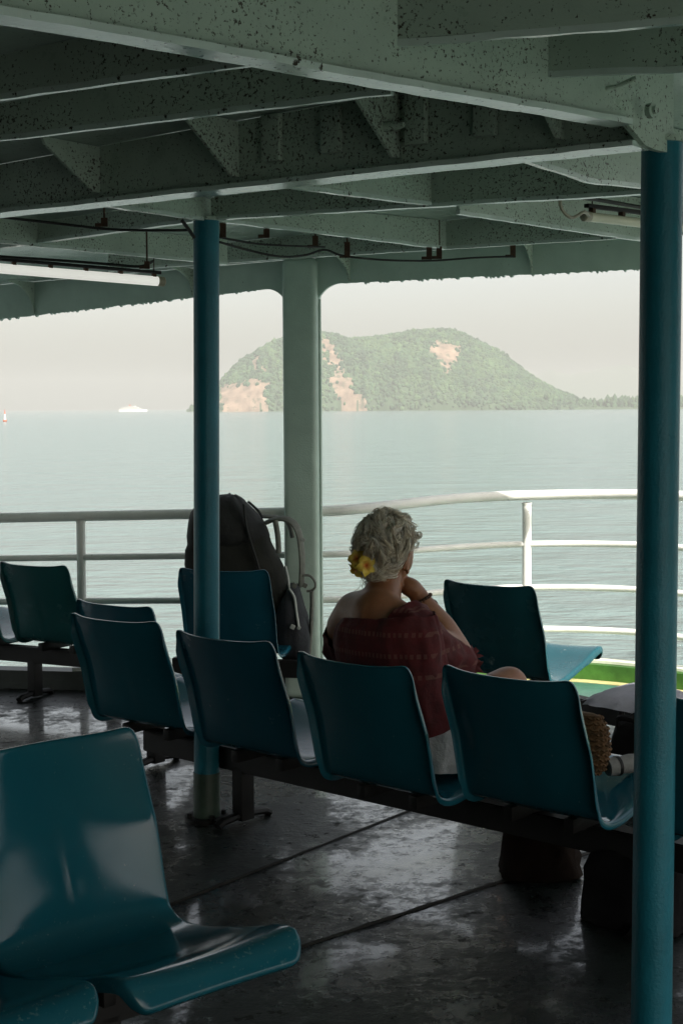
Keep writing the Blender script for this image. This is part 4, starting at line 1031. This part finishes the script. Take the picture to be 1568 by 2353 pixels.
for k in range(46):                        # loose ends at the nape and round the crown
    a = rs_.uniform(0, 6.28)
    if k < 20: d = Vector((rs_.uniform(-.8, .5), -.7, -.85)).normalized(); fl = Vector((rs_.gauss(-.2, .4), -.3, -1))
    else: d = Vector((math.cos(a), math.sin(a) * .6 - .2, rs_.uniform(.2, 1))).normalized(); fl = Vector((rs_.gauss(0, .6), rs_.gauss(0, .6), rs_.gauss(.4, .5)))
    p = scalp(d, 1.06); pts = [HC + HM @ (p + fl * (.035 * s_) + Vector((.006 * math.sin(s_ * 6 + a), .006 * math.cos(s_ * 5 + a), -.012 * s_ * s_))) for s_ in np.linspace(0, 1, 8)]
    add_tube(bm, pts, [.0009] * 7 + [.0004], 4, mi=rs_.choice([0, 1, 2]))
obj('hair', bm, m_hair, wom, ang=180)
# flower tucked into the hair
m_petal = mat('yellow_petal', (0.72, 0.50, 0.045), 0.5, 0.15, 60); 
def petal_mat():
    m = mat('frangipani_petal', (0.74, 0.55, 0.07), 0.5, 0.12, 90); nt = m.node_tree; N = nt.nodes; L = nt.links; p = N['Principled BSDF']; src = p.inputs['Base Color'].links[0].from_socket
    tc = N.new('ShaderNodeTexCoord'); le = N.new('ShaderNodeVectorMath'); le.operation = 'LENGTH'; L.new(tc.outputs['Object'], le.inputs[0])
    mr = N.new('ShaderNodeMapRange'); mr.inputs[1].default_value = .004; mr.inputs[2].default_value = .020; mr.inputs[3].default_value = 1; mr.inputs[4].default_value = 0; L.new(le.outputs['Value'], mr.inputs[0])
    mx = N.new('ShaderNodeMix'); mx.data_type = 'RGBA'; L.new(mr.outputs[0], mx.inputs[0]); L.new(src, mx.inputs[6]); mx.inputs[7].default_value = (0.65, 0.16, 0.02, 1); L.new(mx.outputs[2], p.inputs['Base Color'])
    p.inputs['Subsurface Weight'].default_value = 0.2; p.inputs['Subsurface Radius'].default_value = (.004, .003, .001); return m
m_petal = petal_mat()
def petal_me():
    bm = B(); rows = []
    for i in range(8):
        s_ = i / 7; row = []
        wd_ = .0135 * math.sin(min(1, s_ * 1.05 + .06) * math.pi) ** .7 + .002
        for j in range(5):
            a = -1 + j / 2; row.append(bm.verts.new((a * wd_ + .004 * s_ * s_, s_ * .036, .010 * math.sin(s_ * 2.6) + .004 * a * (1 if j else 1) - .006 * s_ * s_)))
        rows.append(row)
    for i in range(7):
        for j in range(4): bm.faces.new((rows[i][j], rows[i + 1][j], rows[i + 1][j + 1], rows[i][j + 1]))
    bmesh.ops.solidify(bm, geom=bm.faces[:], thickness=.0009)
    me = bpy.data.meshes.new('petal'); bm.to_mesh(me); bm.free(); me.materials.append(m_petal); smooth(me, 80); return me
pm = petal_me()
fl1 = at(829, 1296, 4.455)
flo = thing('frangipani', fl1, 'yellow frangipani blossoms with orange hearts tucked in the woman\'s grey hair', 'flower')
for (u, v, Y, nx, ny, nz, sc_) in ((840, 1299, 4.452, .35, -.9, .1, 1.0), (820, 1283, 4.462, -.5, -.85, .3, .9), (818, 1306, 4.47, -.7, -.6, -.4, .85)):
    c = at(u, v, Y); nz_ = Vector((nx, ny, nz)).normalized(); q = nz_.to_track_quat('Z', 'Y').to_matrix().to_4x4()
    for k in range(5):
        o = bpy.data.objects.new('petal', pm); COL.objects.link(o); o.parent = flo
        o.matrix_local = FRAMES[flo.name].inverted() @ Matrix.Translation(c) @ q @ Matrix.Rotation(k * 2 * math.pi / 5 + u, 4, 'Z') @ Matrix.Scale(sc_, 4)

# ================================================================== BAGS
m_straw = mat('braided_straw', (0.12, 0.062, 0.024), 0.85, 0.45, 60, 0.002, 150)
m_mat = mat('grey_rolled_cloth', (0.20, 0.20, 0.19), 0.85, 0.2, 20, 0.002, 80)
m_nylon = mat('black_nylon', (0.006, 0.006, 0.0065), 0.8, 0.35, 16, 0.004, 30, spec=0.12)
m_brown = mat('brown_cloth', (0.012, 0.0075, 0.005), 0.9, 0.4, 18, 0.004, 40, spec=0.12)
sb = at(1326, 1790, 4.22); sb.z = 0.372
bag = thing('straw_bag', sb, 'brown braided straw bag on the fourth seat of the middle row', 'bag')
Msb = Matrix.Rotation(R(-36), 3, 'Z')
bm = B(); rg = []
for z, a, b_ in ((0, .050, .020), (.02, .082, .034), (.08, .096, .042), (.14, .090, .036), (.175, .070, .022), (.18, .05, .012)):
    rg.append([sb + Msb @ Vector((math.cos(2 * math.pi * k / 24) * a, math.sin(2 * math.pi * k / 24) * b_, z)) for k in range(24)])
add_loft(bm, rg); obj('bag_body', bm, m_straw, bag)
for i in range(12):
    z = .010 + .0145 * i; a = np.interp(z, (0, .02, .08, .14, .175), (.050, .082, .096, .090, .070)) + .003; b_ = np.interp(z, (0, .02, .08, .14, .175), (.02, .034, .042, .036, .022)) + .003
    bm = B()
    for k in range(30):
        a0 = 2 * math.pi * k / 30; a1 = a0 + .34; up_ = 1 if (k + i) % 2 else -1
        P0_ = Vector((math.cos(a0) * a, math.sin(a0) * b_, z - .005 * up_)); P1_ = Vector((math.cos(a1) * a, math.sin(a1) * b_, z + .005 * up_)); mid = (P0_ + P1_) / 2 * 1.0; mid.x *= 1.03; mid.y *= 1.06
        add_tube(bm, [sb + Msb @ P0_, sb + Msb @ mid, sb + Msb @ P1_], [.002, .0052, .002], 5)
    obj('straw_braid', bm, m_straw, bag)
rm0 = at(1394, 1822, 4.18); rm1 = at(1500, 1790, 4.24); rm0.z = .398; rm1.z = .410
rm = thing('rolled_cloth', rm0, 'grey rolled cloth with a dark band lying beside the straw bag', 'roll')
bm = B(); add_tube(bm, [rm0.lerp(rm1, k / 10) for k in range(11)], [.024] + [.026 + .0015 * math.sin(k * 2.2) for k in range(9)] + [.024], 16); obj('roll', bm, m_mat, rm)
bm = B(); add_tube(bm, [rm0.lerp(rm1, .18), rm0.lerp(rm1, .24)], .0285, 16); obj('band', bm, m_steel, rm)
def soft_bag(name, c, sx, sy, h, rz, m, label, cat, handle=True):
    c = Vector(c); c.z = deck(c.x); t = thing(name, c, label, cat); Mz = Matrix.Rotation(R(rz), 3, 'Z'); bm = B(); rg = []
    for q, (z, s_) in enumerate(((0.002, 1.04), (.05, 1.12), (.25, 1.02), (.5, .95), (.75, .90), (.92, .72), (1.0, .45))):
        ring = []
        for k in range(26):
            a = 2 * math.pi * k / 26; ca, sa = math.cos(a), math.sin(a); ff = (abs(ca) ** 3 + abs(sa) ** 3) ** (-1 / 3); wv = 1 + .20 * fbm(math.cos(a) * 1.6 + sx * 40, math.sin(a) * 1.6 + z * 2.2, 1.0) + .05 * fbm(k * .9, z * 6, 1.0)
            ring.append(c + Mz @ Vector((ca * ff * sx * s_ * wv, sa * ff * sy * s_ * wv, z * h * (1 + .16 * fbm(k * .3 + sx * 90, 1, 1)) + .012 * fbm(k * .5, z * 5, 1) * min(1, z * 6))))
        rg.append(ring)
    add_loft(bm, rg); bmesh.ops.recalc_face_normals(bm, faces=bm.faces); obj('bag_body', bm, m, t, ang=60)
    if handle:
        bm = B(); add_tube(bm, catmull([c + Mz @ Vector((-sx * .5, -sy * .5, h * .9)), c + Mz @ Vector((-sx * .4, -sy * .8, h * 1.05)), c + Mz @ Vector((sx * .3, -sy * .9, h * 1.03)), c + Mz @ Vector((sx * .5, -sy * .5, h * .88))], 5), .008, 6, 1.5); obj('handle', bm, m, t)
    return t
soft_bag('black_bag', (1.055, 5.25, 0), .115, .09, .295, -30, m_nylon, 'black bag standing on the deck under the broken seat of the far right bench', 'bag')
soft_bag('brown_bag', (0.585, 4.45, 0), .115, .09, .21, -20, m_brown, 'dark brown bag on the deck under the middle row, left of the right pole', 'bag')
soft_bag('duffel_bag', (0.80, 4.02, 0), .15, .10, .20, -42, m_nylon, 'black duffel bag pushed under the right end of the middle row', 'bag', False)

# ================================================================== HAZE
m = bpy.data.materials.new('haze'); m.use_nodes = True; nt = m.node_tree; nt.nodes.clear()
out = nt.nodes.new('ShaderNodeOutputMaterial'); vol = nt.nodes.new('ShaderNodeVolumePrincipled')
vol.inputs['Color'].default_value = (0.56, 0.553, 0.535, 1); vol.inputs['Density'].default_value = 0.00021; vol.inputs['Anisotropy'].default_value = 0.0
nt.links.new(vol.outputs[0], out.inputs['Volume'])
bm = B(); add_box(bm, (0, 5300, 112), (22400, 12600, 244)); hz = obj('haze', bm, m); tag(hz, 'pale sea haze', None, None, 'stuff')
